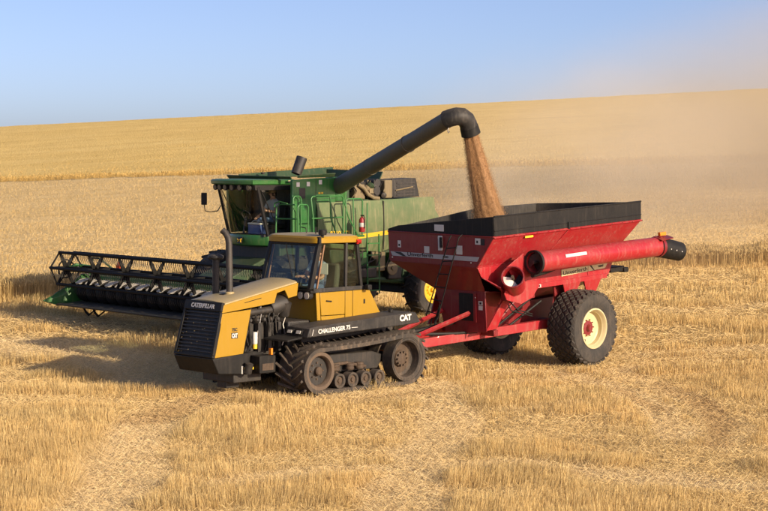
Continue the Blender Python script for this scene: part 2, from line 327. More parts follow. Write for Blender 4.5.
# ---------------------------------------------------------------- straw, stubble, wheat
def strawmat(name, gain=1., trans=.25):
    m, N, L, P = newmat(name); N.remove(P); out = N['Material Output']
    at = N.new('ShaderNodeAttribute'); at.attribute_name = 'tint'
    d = N.new('ShaderNodeBsdfDiffuse'); t = N.new('ShaderNodeBsdfTranslucent'); L.new(at.outputs['Color'], d.inputs[0]); L.new(at.outputs['Color'], t.inputs[0])
    mx = N.new('ShaderNodeMixShader'); mx.inputs[0].default_value = trans; L.new(d.outputs[0], mx.inputs[1]); L.new(t.outputs[0], mx.inputs[2]); L.new(mx.outputs[0], out.inputs[0]); return m
M_STRAW = strawmat('dry_straw')
def blades(name, segs, tint, label, cat):
    """segs: list of (P0, P1, w0, w1) arrays, one flat ribbon for each; tint (n,3)"""
    co = []; tn = []
    for P0, P1, w0, w1, az, tc in segs:
        d = np.stack([np.cos(az), np.sin(az), np.zeros(len(az))], 1) if az is not None else np.tile(np.array([[0., 0., 1.]]), (len(P0), 1))
        q = np.stack([P0-d*w0[:, None]/2, P0+d*w0[:, None]/2, P1+d*w1[:, None]/2, P1-d*w1[:, None]/2], 1)
        co.append(q.reshape(-1, 3)); tn.append(np.repeat(tc, 4, axis=0))
    co = np.concatenate(co); tn = np.concatenate(tn); n = len(co)//4
    me = bpy.data.meshes.new(name); me.vertices.add(len(co)); me.vertices.foreach_set('co', co.ravel().astype(np.float32))
    me.loops.add(n*4); me.loops.foreach_set('vertex_index', np.arange(n*4, dtype=np.int32))
    me.polygons.add(n); me.polygons.foreach_set('loop_start', np.arange(0, n*4, 4, dtype=np.int32)); me.update()
    a = me.attributes.new('tint', 'FLOAT_COLOR', 'POINT'); a.data.foreach_set('color', np.c_[tn, np.ones(len(tn))].ravel().astype(np.float32))
    me.materials.append(M_STRAW); o = bpy.data.objects.new(name, me); COL.objects.link(o); return tag(o, label, cat, kind='stuff')
def tints(n, cols, jit=.16):
    cols = np.array(cols); k = rng.random((n, len(cols)))**2; k /= k.sum(1, keepdims=True); c = k@cols
    return np.clip(c*(1+jit*rng.standard_normal((n, 1))), .02, .95)
GOLD = [(.78, .59, .27), (.70, .50, .20), (.80, .65, .35), (.56, .38, .16)]
PALE = [(.78, .61, .34), (.68, .50, .25), (.82, .67, .41)]
def scatter(y0, y1, dens, tmax=.30, pad=2.):
    """random points in the fan in front of the camera; dens per square metre"""
    A = (tmax*(y1*y1-y0*y0)+2*pad*(y1-y0)); n = int(A*dens)
    y = np.sqrt(rng.random(n)*(y1*y1-y0*y0)+y0*y0); x = (rng.random(n)*2-1)*(tmax*y+pad); return x, y
# stands of taller stubble and beaten-down patches: centre, half axes, height
CLUMPS = [(-2.6, 32.6, 1.3, 2.3, 1.05), (-1.2, 34.6, .9, .9, .8), (-6.2, 32.5, 1.3, 2.6, 1.0), (-5.6, 27.3, 1.0, 1.8, 1.1), (-1.9, 26.0, 1.3, 1.2, 1.0), (2.2, 37.2, 1.0, 1.4, .9), (4.1, 36.0, .9, 1.6, .85), (8.3, 37.5, 1.7, 2.6, .9),
          (.1, 33.5, .8, 1.4, .25), (2.3, 32.6, 1.1, 1.6, .2), (4.3, 30.3, 1.2, 1.1, .22), (-.3, 29.6, 1.2, .9, .2), (3.9, 25.4, 1.0, .7, .95), (6.3, 27.8, .5, .6, 1.15), (2.4, 26.3, .6, .5, .9), (7.8, 31.8, 1.3, 1.3, .6)]
def make_stubble():
    segs = []
    for y0, y1, dens, w in ((21, 31, 1150, .0052), (31, 40, 900, .0065), (40, 52, 480, .0095), (52, 72, 190, .015)):
        x, y = scatter(y0, y1, dens, .26, 1.2)
        # drilled rows a hand apart, bending gently with the slope
        row = y*.985-.17*x+.35*np.sin(x*.21); sp = .19
        y = y + ((np.round(row/sp)*sp+rng.normal(0, .022, len(x)))-row)
        keep = y < edge_y(x)-.1; x = x[keep]; y = y[keep]
        pale, flat = lanes(x, y)
        patch = fbm(x*.55+3, y*1.15, 21); patch2 = fbm(x*2.2, y*3.6, 31, 2)
        band = fbm(x*.28+.15*y, y*.85-.12*x, 57); low = .55*patch+.45*band; hfac = np.clip((low-.43)*7.5, .10, 1.2)*(.45+.95*patch2)*(1-.93*flat)
        for cx, cy, ax_, ay_, g_ in CLUMPS:
            e = np.clip(1.6-np.hypot((x-cx)/ax_, (y-cy)/ay_)-.9*(fbm(x*.9, y*.9, 63)-.5), 0, 1)*(1-flat); hfac = hfac*(1-e)+np.clip(g_*(.55+.8*patch2), .05, 1.3)*e
        keep = rng.random(len(x)) < np.clip(.16+1.1*hfac, 0, 1)
        x, y, hfac, flat, pale = x[keep], y[keep], hfac[keep], flat[keep], pale[keep]; n = len(x)
        h = (.03+.165*hfac)*(.65+.6*rng.random(n)); z = ground_z(x, y)-.02
        la = fbm(x*.8, y*.8, 41)*9+rng.normal(0, .9, n); lm = h*np.clip(.08+.38*rng.random(n)**2+1.1*flat, 0, 1.7)
        P0 = np.stack([x, y, z], 1); P1 = np.stack([x+np.cos(la)*lm, y+np.sin(la)*lm, z+.02+h], 1)
        tc = tints(n, GOLD)*(.80+.34*fbm(x*.45, y*.9, 83)[:, None])*np.array([1, .97, .93])**(2.2*fbm(x*.3, y*.6, 87)-.6)[:, None]; tp = tints(n, PALE); k = (pale*.7)[:, None]; tc = tc*(1-k)+tp*k
        segs.append((P0, P1, w*(.7+.6*rng.random(n)), w*(.25+.5*rng.random(n)), rng.random(n)*math.pi, tc))
    return blades('stubble', segs, None, 'short golden wheat stubble standing in uneven rows on the field', 'stubble')
STUB = make_stubble()
def make_litter():
    segs = []
    for y0, y1, dens, w, ln in ((21, 33, 800, .006, .17), (33, 45, 480, .008, .2), (45, 62, 170, .011, .28)):
        x, y = scatter(y0, y1, dens, .26, 1.2); keep = y < edge_y(x)-.1; x = x[keep]; y = y[keep]
        pale, flat = lanes(x, y); keep = rng.random(len(x)) < np.clip(.25+.75*np.maximum(np.maximum(pale, flat), np.clip((.50-(.55*fbm(x*.55+3, y*1.15, 21)+.45*fbm(x*.28+.15*y, y*.85-.12*x, 57)))*9, 0, 1)), 0, 1); x = x[keep]; y = y[keep]; pale = pale[keep]
        n = len(x); a = rng.random(n)*2*math.pi; l = ln*(.3+.9*rng.random(n)); z = ground_z(x, y)+.012+.03*rng.random(n)
        dx = np.cos(a)*l/2; dy = np.sin(a)*l/2; dz = rng.normal(0, .045, n)
        P0 = np.stack([x-dx, y-dy, z-dz], 1); P1 = np.stack([x+dx, y+dy, z+dz+.01], 1)
        tc = tints(n, GOLD); tp = tints(n, PALE); k = (.35+.6*pale)[:, None]; tc = tc*(1-k)+tp*k; rk = ruts(x, y)[:, None]*.9; tc = tc*(1-rk)+tints(n, [(.52, .35, .16), (.42, .27, .12), (.60, .42, .21)])*rk
        segs.append((P0, P1, w*(.6+.6*rng.random(n)), w*(.5+.5*rng.random(n)), None, tc))
    return blades('loose_straw', segs, None, 'pale loose straw and chaff strewn over the beaten lanes', 'straw')
LITTER = make_litter()
def canopy_mat(name, c0, c1, c2, st):
    m, N, L, P = newmat(name); ge = N.new('ShaderNodeNewGeometry')
    mp = N.new('ShaderNodeMapping'); mp.inputs['Scale'].default_value = st; mp.inputs['Rotation'].default_value = (0, 0, R(6)); L.new(ge.outputs['Position'], mp.inputs[0])
    a = N.new('ShaderNodeTexNoise'); a.inputs['Scale'].default_value = 1; a.inputs['Detail'].default_value = 9; a.inputs['Roughness'].default_value = .72; L.new(mp.outputs[0], a.inputs['Vector'])
    b = N.new('ShaderNodeTexNoise'); b.inputs['Scale'].default_value = 7; b.inputs['Detail'].default_value = 5; L.new(ge.outputs['Position'], b.inputs['Vector'])
    ad = N.new('ShaderNodeMath'); ad.operation = 'MULTIPLY_ADD'; ad.inputs[1].default_value = .5; L.new(b.outputs['Fac'], ad.inputs[0]); 
    mu = N.new('ShaderNodeMath'); mu.operation = 'MULTIPLY'; mu.inputs[1].default_value = .5; L.new(a.outputs['Fac'], mu.inputs[0]); L.new(mu.outputs[0], ad.inputs[2])
    r = N.new('ShaderNodeValToRGB'); cr = r.color_ramp; cr.elements.new(.5)
    for e, (p, c) in zip(cr.elements, ((.36, c0), (.5, c1), (.64, c2))): e.position = p; e.color = (*c, 1)
    L.new(ad.outputs[0], r.inputs[0]); L.new(r.outputs[0], P.inputs['Base Color']); P.inputs['Roughness'].default_value = 1; P.inputs['Specular IOR Level'].default_value = .05
    bp = N.new('ShaderNodeBump'); bp.inputs['Strength'].default_value = 1.0; bp.inputs['Distance'].default_value = .25; L.new(ad.outputs[0], bp.inputs['Height']); L.new(bp.outputs[0], P.inputs['Normal']); return m
def canopy(name, lo, hi, ys_n, hgt, mat, label):
    ts = np.linspace(-1, 1, 360)*.62; fr = np.linspace(0, 1, ys_n)
    # rows run between the two edges; solve each column along its own ray from the origin
    X = np.zeros((ys_n, len(ts))); Y = X.copy()
    for j, t in enumerate(ts):
        y0 = 60.; y1 = 105.
        for _ in range(40): y0 = .5*y0+.5*float(lo(t*y0)); y1 = .5*y1+.5*float(hi(t*y1))
        yy = y0*(y1/y0)**fr; Y[:, j] = yy; X[:, j] = t*yy
    Z = ground_z(X, Y)+hgt*np.clip(.45+.55*(Y-Y[:1])/3., 0, 1)+.10*(fbm(X*1.7, Y*1.7, 61)-.5)+.16*(fbm(X*.22, Y*.35, 71)-.5)
    top = np.stack([X, Y, Z], -1); n, m = X.shape
    sk0 = top[0].copy(); sk0[:, 2] = ground_z(X[0], Y[0])-.05; sk0[:, 1] += .05; sk1 = top[-1].copy(); sk1[:, 2] = ground_z(X[-1], Y[-1])-.05
    co = np.concatenate([sk0[None], top, sk1[None]]).reshape(-1, 3); n += 2
    i = (np.arange(n-1)[:, None]*m+np.arange(m-1)[None]).ravel(); fs = np.stack([i, i+1, i+m+1, i+m], 1)
    me = bpy.data.meshes.new(name); me.vertices.add(len(co)); me.vertices.foreach_set('co', co.ravel().astype(np.float32))
    me.loops.add(fs.size); me.loops.foreach_set('vertex_index', fs.ravel().astype(np.int32)); me.polygons.add(len(fs)); me.polygons.foreach_set('loop_start', np.arange(0, fs.size, 4, dtype=np.int32))
    me.update(); me.validate(); me.shade_smooth(); me.materials.append(mat)
    o = bpy.data.objects.new(name, me); COL.objects.link(o); return tag(o, label, 'wheat', kind='stuff')
MC_A = canopy_mat('ripe_wheat_tops', (.72, .50, .20), (.87, .62, .275), (.93, .71, .36), (.22, .9, 1))
MC_B = canopy_mat('golden_wheat_tops', (.72, .48, .15), (.92, .65, .225), (.96, .73, .295), (.06, .32, 1))
CROP_H = .56
CANA = canopy('standing_wheat', lambda x: edge_y(x)+.25, END_A, 130, CROP_H-.12, MC_A, 'pale standing wheat covering the slope just behind the machines')
CANB = canopy('standing_wheat', lambda x: START_B(x)+.3, lambda x: 330, 150, .55, MC_B, 'deeper golden standing wheat on the upper hill to the skyline')
def ears(name, x, y, h, w, label, pal, stem=True):
    n = len(x); z = ground_z(x, y); hh = h*(.82+.3*rng.random(n)); la = rng.random(n)*6.28; lm = .10*hh*rng.random(n)
    P0 = np.stack([x, y, z-.02], 1); P1 = np.stack([x+np.cos(la)*lm, y+np.sin(la)*lm, z+hh*.86], 1); lm2 = lm+.07*rng.random(n)
    P2 = np.stack([x+np.cos(la)*lm2, y+np.sin(la)*lm2, z+hh], 1); az = rng.random(n)*math.pi if stem else rng.normal(.25, .45, n); tc = tints(n, pal, .05)*(.88+.24*fbm(x*.10, y*.45, 91)[:, None])*(.92+.16*fbm(x*.6, y*1.2, 97)[:, None])
    segs = [(P1, P2, w*(1.5+rng.random(n)), w*(.6+.6*rng.random(n)), az, tc)]
    if stem: segs.append((P0, P1, w*(.6+.5*rng.random(n)), w*(.45+.3*rng.random(n)), az+.4, tc*np.array([1.0, .98, .95])))
    else: segs[0] = (np.stack([x, y, z+hh*.72], 1), P2, w*np.ones(n), w*1.3*np.ones(n), az, tc)
    return blades(name, segs, None, label, 'wheat')
GA = [(.54, .395, .18), (.49, .35, .15), (.58, .44, .215)]
GB = [(.58, .40, .14), (.53, .355, .115), (.62, .44, .175)]
def strip(edge, x0, x1, depth, n):
    x = rng.random(n)*(x1-x0)+x0; return x, edge(x)+.9*(fbm(x*.5, x*0, 19)-.5)+depth*rng.random(n)**1.6+.16*rng.standard_normal(n)
x, y = strip(edge_y, -22, 24, 2.4, 42000)
EDGEA = ears('wheat_edge', x, y, .42+.26*fbm(x*.9, y*.2, 14), .014, 'ragged cut face of standing wheat along the edge of the stubble', GA)
x, y = strip(START_B, -46, 40, 2.0, 15000)
EDGEB = ears('wheat_edge', x, y, .55+.12*fbm(x*.8, y*.1, 15), .014, 'sunlit cut face of golden wheat high on the slope', GB)
x, y = scatter(50, 124, 40, .265, 1); k = (y > edge_y(x)+.6) & (y < END_A(x)-.5) & (rng.random(len(x)) < .12+.88*np.exp(-(y-edge_y(x))/14)); x, y = x[k], y[k]
TOPA = ears('wheat_ears', x, y, .545, .014, 'scattered pale ears over the standing wheat behind the machines', GA, stem=False)
x, y = scatter(96, 136, 14, .24, 1); k = (y > START_B(x)+.6) & (rng.random(len(x)) < np.exp(-(y-START_B(x))/7)); x, y = x[k], y[k]
TOPB = ears('wheat_ears', x, y, .61, .014, 'scattered golden ears over the wheat of the upper hill', GB, stem=False)
# ================================================================ TRACTOR (x forward, y left, z up)
TR = empty('tracked_tractor', T_TR, 'yellow rubber-tracked tractor with black grille, pulling the red grain cart', 'tractor')
def lerp(a, b, t): return a+(b-a)*t
def hood_z(x): return lerp(1.97, 2.35, (3.10-x)/(3.10-1.06))
def build_hood():
    rings = []
    for i in range(9):
        x = lerp(3.10, 1.06, i/8); z = hood_z(x); h = lerp(.575, .555, i/8)
        rings.append([(x, y, z+dz) for y, dz in ((-h, -.07), (-h+.01, -.025), (-h+.07, 0), (-.25, .03), (0, .036), (.25, .03), (h-.07, 0), (h-.01, -.025), (h, -.07), (h-.03, -.075), (0, -.03), (-h+.03, -.075))])
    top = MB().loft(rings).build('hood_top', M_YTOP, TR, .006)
    for s in (1, -1):
        MB().xz([(3.10, 1.925), (3.15, 1.762), (1.73, 1.907), (1.66, 2.113), (1.437, 2.166), (1.337, 1.994), (1.096, 2.036), (1.06, 2.305)], s*.553, s*.592).build('hood_side', M_YEL, TR, .006)
        MB().xz([(3.142, 1.755), (2.373, 1.806), (2.581, .900), (3.385, .862)], s*.558, s*.600).build('nose_panel', M_YEL, TR, .008)
        MB().tube([(2.55, s*.597, 1.95), (2.1, s*.597, 2.03)], .007, 6).build('hood_latch', M_BLK, TR)
    MB().box((2.62, 0, 2.094), (.1, .14, .02), (0, .18, 0)).build('filler_cap', M_BLK, TR)
build_hood()
def GP(s, y, off=0):    # grille plane: s 0 top .. 1 bottom
    n = Vector((1.11, 0, .30)).normalized(); return Vector((lerp(3.105, 3.40, s), y*lerp(.585, .625, s), lerp(1.975, .865, s)))+n*off
def gplate(mb, s0, s1, y0, y1, o0, o1):
    a = [GP(s0, y0, o0), GP(s0, y1, o0), GP(s1, y1, o0), GP(s1, y0, o0)]; b = [GP(s0, y0, o1), GP(s0, y1, o1), GP(s1, y1, o1), GP(s1, y0, o1)]
    mb.add(a+b, [(0, 1, 2, 3), (4, 5, 6, 7), (0, 1, 5, 4), (1, 2, 6, 5), (2, 3, 7, 6), (3, 0, 4, 7)]); return mb
g = MB(); gplate(g, 0, .17, -1, 1, -.05, .035); gplate(g, .955, 1, -1, 1, -.05, .03); gplate(g, .17, .955, -1, -.90, -.05, .03); gplate(g, .17, .955, .90, 1, -.05, .03)
GR = g.build('grille', M_BLK, TR, .012)
gplate(MB(), .17, .955, -.9, .9, -.06, -.045).build('grille_screen', M_DARK, GR)
for i in range(12):
    s = .195+.063*i
    gplate(MB(), s, s+.026, -.9, .9, -.028, .012).build('slat', M_GRY, GR, .004)
dm = MB()
for i in range(16):
    s = .2+.75*random.random()**.6; y = random.uniform(-.85, .85); p = GP(s, y, .016); dm.box(p, (.008, .008+.025*random.random(), .006), (random.random(), 1, random.random()*3))
dm.build('caught_chaff', M_TAN, GR)['kind'] = 'stuff'
text('CATERPILLAR', 'lettering', M_LTR, GR, GP(.125, -.62, .037), (0, 1, 0), GP(0, 0)-GP(1, 0), .125, .003, .74, bold=.004)
MB().xz([(3.42, .855), (3.26, .53), (2.62, .485), (2.36, .925)], -.63, .63).build('nose_bumper', M_BLK, TR, .02)
MB().bb(2.0, 2.75, -.5, .5, .30, .52).build('ballast_block', M_DARK, TR, .02)
MB().bb(2.3, 2.65, -.15, .15, .16, .32).build('tow_bracket', M_DARK, TR, .01)
# decals on the nose panel
MB().bb(2.735, 2.905, .600, .604, 1.235, 1.355).build('decal_plate', M_BLT, TR)
text('CAT', 'lettering', M_LTR, TR, (2.895, .607, 1.255), (-1, 0, 0), (0, 0, 1), .115, .002, .15, bold=.006)
text('75C', 'lettering', M_BLT, TR, (2.89, .604, 1.385), (-1, 0, 0), (0, 0, 1), .09, .002, .14, bold=.004)
# stacks
MB().tube([(2.5, .062, 2.1), (2.5, .03, 3.15), (2.5, 0, 3.26), (2.52, -.06, 3.36), (2.56, -.12, 3.42)], [.072, .07, .068, .068, .07], 16).build('exhaust_stack', M_DARK, TR)
MB().lathe([(.10, 0), (.10, .05), (.075, .07), (.075, 0)], (2.5, .062, 2.08), (0, 0, 1), 16).build('exhaust_collar', M_YTOP, TR)
ik = MB().tube([(2.5, -.385, 2.05), (2.5, -.392, 2.80)], .072, 16).build('air_intake', M_GRY, TR)
MB().lathe([(.02, .13), (.09, .125), (.165, .085), (.175, .05), (.15, .02), (.06, 0), (.02, 0)], (2.5, -.392, 2.79), (0, 0, 1), 20).build('rain_cap', M_GRY, ik)
# engine bay
MB().bb(1.35, 2.5, -.36, .36, .75, 1.72).build('engine_block', M_DARK, TR, .03)
MB().bb(1.2, 2.52, -.42, .42, .46, .76).build('front_frame', M_BLK, TR, .02)
for s in (1, -1):
    MB().xz([(2.6, .90), (2.55, .48), (1.5, .42), (1.5, .72), (2.2, .93)], s*.50, s*.56).build('frame_rail', M_BLK, TR, .01)
    e = MB()
    for i in range(5): e.lathe([(.055, 0), (.055, .12), (.03, .16), (.0, .16), (0, 0)], (2.3-.19*i, s*.36, 1.55), (0, s, .15), 10)
    e.build('injector_row', M_DARK, TR)
    MB().tube([(2.45, s*.45, 1.72), (1.4, s*.46, 1.78)], .075, 12).build('manifold', M_DARK, TR)
    for i in range(9):
        x = 2.42-.13*i+random.uniform(-.03, .03); pts = [(x, s*.47, .85+.2*random.random())]
        for k in range(4): pts.append((x+random.uniform(-.12, .12), s*(.45+.08*random.random()), pts[-1][2]+.22))
        MB().tube(pts, random.choice((.012, .016, .022)), 7).build('hose', random.choice((M_BLK, M_DARK, M_BLK, M_STEEL)), TR)
    ft = MB().lathe([(.05, 0), (.055, .02), (.055, .22), (.04, .25), (0, .25), (0, 0)], (2.22, s*.545, 1.08), (0, 0, 1), 14).build('oil_filter', M_WHT, TR)
    MB().lathe([(.05, 0), (.05, .09), (0, .09), (0, 0)], (2.22, s*.545, .985), (0, 0, 1), 14).build('filter_base', M_JDY, ft)
    MB().lathe([(0, 0), (.17, 0), (.19, .03), (.19, .42), (.16, .46), (0, .46)], (1.72, s*.38, 1.78), (-1, 0, .25), 20).build('air_cleaner', M_DARK, TR)
    MB().lathe([(0, 0), (.12, 0), (.13, .02), (.13, .3), (0, .3)], (1.32, s*.40, 1.62), (0, s*.3, 1), 16).build('turbo_housing', M_DARK, TR)
    # step box with amber lamp ahead of the track
    sb = MB().bb(1.92, 2.36, s*.56, s*.86, .50, .86).build('step_box', M_BLK, TR, .015)
    MB().bb(1.99, 2.29, s*.862 if s > 0 else -.868, s*.868 if s > 0 else -.862, .56, .70).build('step_plate', M_RUST, sb)
    MB().bb(1.98, 2.03, s*.80-.035, s*.80+.035, .87, 1.00).build('marker_lamp', M_ORG, sb)
    MB().lathe([(0, 0), (.085, 0), (.085, .2), (0, .2)], (2.55, s*.70, .52), (0, s*.3, 1), 12).build('hydraulic_coupler', M_DARK, TR)
    MB().bb(2.62, 2.66, s*.62-.025, s*.62+.025, .50, .66).build('reflector', M_WHT, TR)
    MB().bb(2.38, 2.6, s*.6-.1, s*.6+.1, .58, .63).build('step_tread', M_JDY, TR, .004)
    MB().xz([(2.0, 1.16), (1.98, 1.20), (1.5, 1.26), (1.45, 1.22)], s*.55, s*1.30).build('mudguard', M_BLK, TR, .01)
    for i in range(3): MB().bb(2.02-.28*i, 2.10-.28*i, s*.46-.05, s*.46+.05, .9, 1.5).build('bracket', M_DARK, TR)
# fenders with lamps and lettering
for s in (1, -1):
    fe = MB().xz([(1.60, 1.235), (1.52, 1.425), (1.35, 1.452), (-1.56, 1.615), (-1.63, 1.60), (-1.77, 1.385), (-1.5, 1.355)], s*.76, s*1.46).build('fender', M_GRY, TR, .02)
    for y in (.93, 1.20):
        hl = MB().box((1.585, s*y, 1.335), (.03, .20, .115), (0, -.40, 0)).build('headlight', M_BLK, fe, .008)
        MB().box((1.606, s*y, 1.337), (.012, .13, .07), (0, -.40, 0)).build('lens', M_LAMP, hl, .004)
    if s > 0:
        text('CHALLENGER 75', 'lettering', M_LTR, fe, (1.29, 1.465, 1.305), (-1, 0, .052), (0, 0, 1), .125, .002, .92, bold=.004)
        text('CAT', 'lettering', M_LTR, fe, (-1.12, 1.465, 1.44), (-1, 0, .052), (0, 0, 1), .17, .002, .36, bold=.010)
        MB().bb(.15, .33, 1.461, 1.464, 1.375, 1.385).build('decal_line', M_LTR, fe)
        MB().box((1.44, 1.462, 1.335), (.012, .004, .13), (0, -.3, 0)).build('decal_line', M_LTR, fe)
    MB().lathe([(0, 0), (.05, 0), (.05, .05), (.03, .07), (0, .07)], (-1.25, s*1.05, 1.60), (0, 0, 1), 12).build('fuel_cap', M_BLK, fe)
    MB().xz([(1.2, 1.24), (1.2, 1.05), (-1.0, 1.15), (-1.0, 1.33)], s*.60, s*.74).build('fender_support', M_BLK, TR)
# cab
cabp = [(.745, 2.09), (.695, 1.50), (-1.185, 1.57), (-.835, 2.105)]
CL = MB().plate([(.705, -.765, 2.085), (.705, .765, 2.085), (.66, .765, 1.45), (.66, -.765, 1.45)], .03).build('cab_front_panel', M_YEL, TR, .006)
MB().plate([(-.80, -.765, 2.095), (-.80, .765, 2.095), (-1.14, .765, 1.53), (-1.14, -.765, 1.53)], .03).build('cab_rear_panel', M_YEL, TR, .006)
for s in (1, -1):
    MB().xz([(.745, 2.09), (.700, 1.50), (.60, 1.50), (.645, 2.09)], s*.762, s*.800).build('door_post', M_YEL, TR, .006)
    dr = MB().xz([(.635, 2.085), (.590, 1.60), (-.10, 1.60), (-.10, 2.095)], s*.762, s*.806).build('door', M_YEL, TR, .008)
    MB().box((.38, s*.815, 1.90), (.16, .02, .03), (0, -.1, 0)).build('door_handle', M_BLK, dr, .004)
    MB().xz([(.59, 1.585), (.583, 1.50), (-.10, 1.52), (-.10, 1.585)], s*.762, s*.801).build('sill_panel', M_YEL, TR, .006)
    MB().xz([(-.118, 2.095), (-.118, 1.52), (-.33, 1.53), (-.33, 2.095)], s*.762, s*.801).build('side_panel', M_YEL, TR, .006)
    MB().xz([(-.345, 2.097), (-.345, 1.535), (-1.185, 1.57), (-.835, 2.105)], s*.762, s*.802).build('side_panel', M_YEL, TR, .006)
    MB().xz([(-.66, 1.90), (-.66, 1.80), (-.71, 1.80), (-.71, 1.90)], s*.80, s*.807).build('latch', M_BLK, TR, .004)
    # window frame: sill, pillars
    MB().xz([(.82, 2.175), (.80, 2.092), (-.70, 2.108), (-.665, 2.195)], s*.735, s*.808).build('window_sill', M_GRY, TR, .008)
    MB().xz([(.565, 3.13), (.815, 2.16), (.925, 2.16), (.675, 3.13)], s*.70, s*.80).build('front_pillar', M_BLK, TR, .015)
    MB().xz([(.50, 3.10), (.70, 2.18), (.735, 2.18), (.535, 3.10)], s*.77, s*.812).build('door_seal', M_BRN, TR, .004)
    MB().xz([(-.115, 3.13), (-.10, 2.17), (-.165, 2.17), (-.18, 3.13)], s*.735, s*.805).build('middle_pillar', M_GRY, TR, .008)
    MB().xz([(-.43, 3.13), (-.565, 2.17), (-.645, 2.17), (-.51, 3.13)], s*.72, s*.805).build('rear_pillar', M_BLK, TR, .012)
    MB().xz([(.53, 3.09), (.725, 2.19), (-.11, 2.19), (-.12, 3.09)], s*.775, s*.782).build('door_glass', M_GLS, TR)
    MB().xz([(-.175, 3.09), (-.165, 2.19), (-.57, 2.19), (-.445, 3.09)], s*.775, s*.782).build('side_glass', M_GLS, TR)
    MB().lathe([(0, 0), (.05, 0), (.05, .07), (0, .07)], (-.44, s*.84, 3.155), (-.6, s*.8, 0), 12).build('tail_lamp', M_RLENS, TR)
    MB().bb(-.5, -.40, s*.80, s*.865, 3.10, 3.20).build('tail_lamp_housing', M_RLENS, TR, .01)
    for y in (.50, .70):
        wl = MB().lathe([(.075, 0), (.09, .05), (.09, .12), (0, .12), (0, 0)], (.80, s*y, 2.03), (1, 0, 0), 14).build('work_lamp', M_GRY, TR)
        MB().lathe([(.075, 0), (.075, .01), (0, .012), (0, 0)], (.92, s*y, 2.03), (1, 0, 0), 14).build('lens', M_LAMP, wl)
    MB().tube([(-.62, s*.80, 2.12), (-.66, s*.93, 2.14), (-.68, s*.96, 2.22)], .018, 6).build('grab_bracket', M_BLK, TR)
    MB().box((-.68, s*.93, 2.16), (.12, .12, .12)).build('rear_lamp', M_BLK, TR, .02)
MB().plate([(.66, -.72, 3.09), (.66, .72, 3.09), (.905, .72, 2.14), (.905, -.72, 2.14)], .008).build('windscreen', M_GLS, TR)
MB().plate([(-.47, -.72, 3.09), (-.47, .72, 3.09), (-.60, .72, 2.17), (-.60, -.72, 2.17)], .008).build('rear_glass', M_GLS, TR)
MB().xz([(.90, 2.14), (.90, 2.08), (.70, 2.08), (.70, 2.14)], -.80, .80).build('windscreen_sill', M_BLK, TR, .006)
MB().xz([(.675, 3.135), (.68, 3.075), (.58, 3.075), (.58, 3.135)], -.80, .80).build('header_rail', M_BLK, TR, .006)
MB().xz([(-.45, 3.135), (-.46, 3.075), (-.53, 3.075), (-.52, 3.135)], -.80, .80).build('rear_header_rail', M_BLK, TR, .006)
rf = []
for zz, g_ in ((3.125, .0), (3.14, .035), (3.235, .04), (3.275, .01), (3.305, -.08), (3.318, -.3)):
    ring = []
    for k in range(32):
        a = 2*math.pi*(k+.5)/32; c, s_ = math.cos(a), math.sin(a); p = .22
        ring.append((.09+(.61+g_)*math.copysign(abs(c)**p, c), (.80+g_)*math.copysign(abs(s_)**p, s_), zz))
    rf.append(ring)
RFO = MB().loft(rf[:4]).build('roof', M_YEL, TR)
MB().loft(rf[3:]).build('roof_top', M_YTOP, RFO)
bc = MB().lathe([(0, 0), (.03, 0), (.03, .05), (.085, .06), (.09, .09), (.09, .15), (.075, .17), (0, .17)], (.57, .80, 3.255), (0, 0, 1), 18).build('roof_lamp', M_BLK, TR)
MB().box((.66, .80, 3.20), (.06, .06, .14)).build('lamp_bracket', M_BLK, bc)
MB().tube([(.2, -.1, 3.31), (.2, -.12, 3.42), (.22, -.25, 3.44)], .012, 6).build('antenna', M_BLK, TR)
MB().tube([(.35, .35, 3.31), (.35, .35, 3.46)], .014, 6).build('antenna', M_BLK, TR)
MB().tube([(.74, -.16, 3.13), (.78, -.1, 2.98), (.90, .22, 2.42)], .012, 6).build('wiper', M_BLK, TR)
# inside the cab
MB().bb(-1.1, .64, -.75, .75, 1.49, 1.54).build('cab_floor', M_DARK, TR)
ST = MB().box((-.18, 0, 1.94), (.5, .52, .16)).build('driver_seat', M_SEAT, TR, .04)
MB().box((-.42, 0, 2.32), (.14, .5, .66), (0, -.12, 0)).build('seat_back', M_SEAT, ST, .05)
MB().bb(-.4, .0, -.2, .2, 1.54, 1.87).build('seat_pedestal', M_BLK, ST)
SW = MB().tube([(.42+.17*math.cos(a)*.55, .2*math.sin(a)*.95, 2.36+.17*math.cos(a)*.8) for a in [2*math.pi*k/20 for k in range(20)]], .014, 6, closed=True).build('steering_wheel', M_BLK, TR)
MB().tube([(.62, 0, 1.75), (.43, 0, 2.36)], .035, 8).build('steering_column', M_BLK, SW)
MB().bb(.50, .66, -.5, .5, 1.6, 2.20).build('dashboard', M_GRY, TR, .03)
MB().bb(-.1, .3, -.62, -.42, 2.05, 2.45).build('side_console', M_GRY, TR, .03)
MB().box((.05, .30, 2.55), (.03, .18, .24), (0, 0, .5)).build('monitor', M_WHT, TR, .01)
# drawbar
MB().bb(-2.35, -1.0, -.10, .10, .50, .60).build('drawbar', M_DARK, TR, .01)
MB().bb(-1.9, -.9, -.5, .5, .7, 1.45).build('rear_housing', M_DARK, TR, .03)
MB().bb(-1.0, 1.3, -.55, .55, .55, 1.5).build('gearbox', M_DARK, TR, .03)
for i in range(4): MB().tube([(-1.9, -.25+.12*i, 1.3), (-2.2, -.25+.12*i, 1.25), (-2.5, -.3+.12*i, .95), (-2.75, -.2+.1*i, .9)], .018, 6).build('hydraulic_hose', M_BLK, TR)
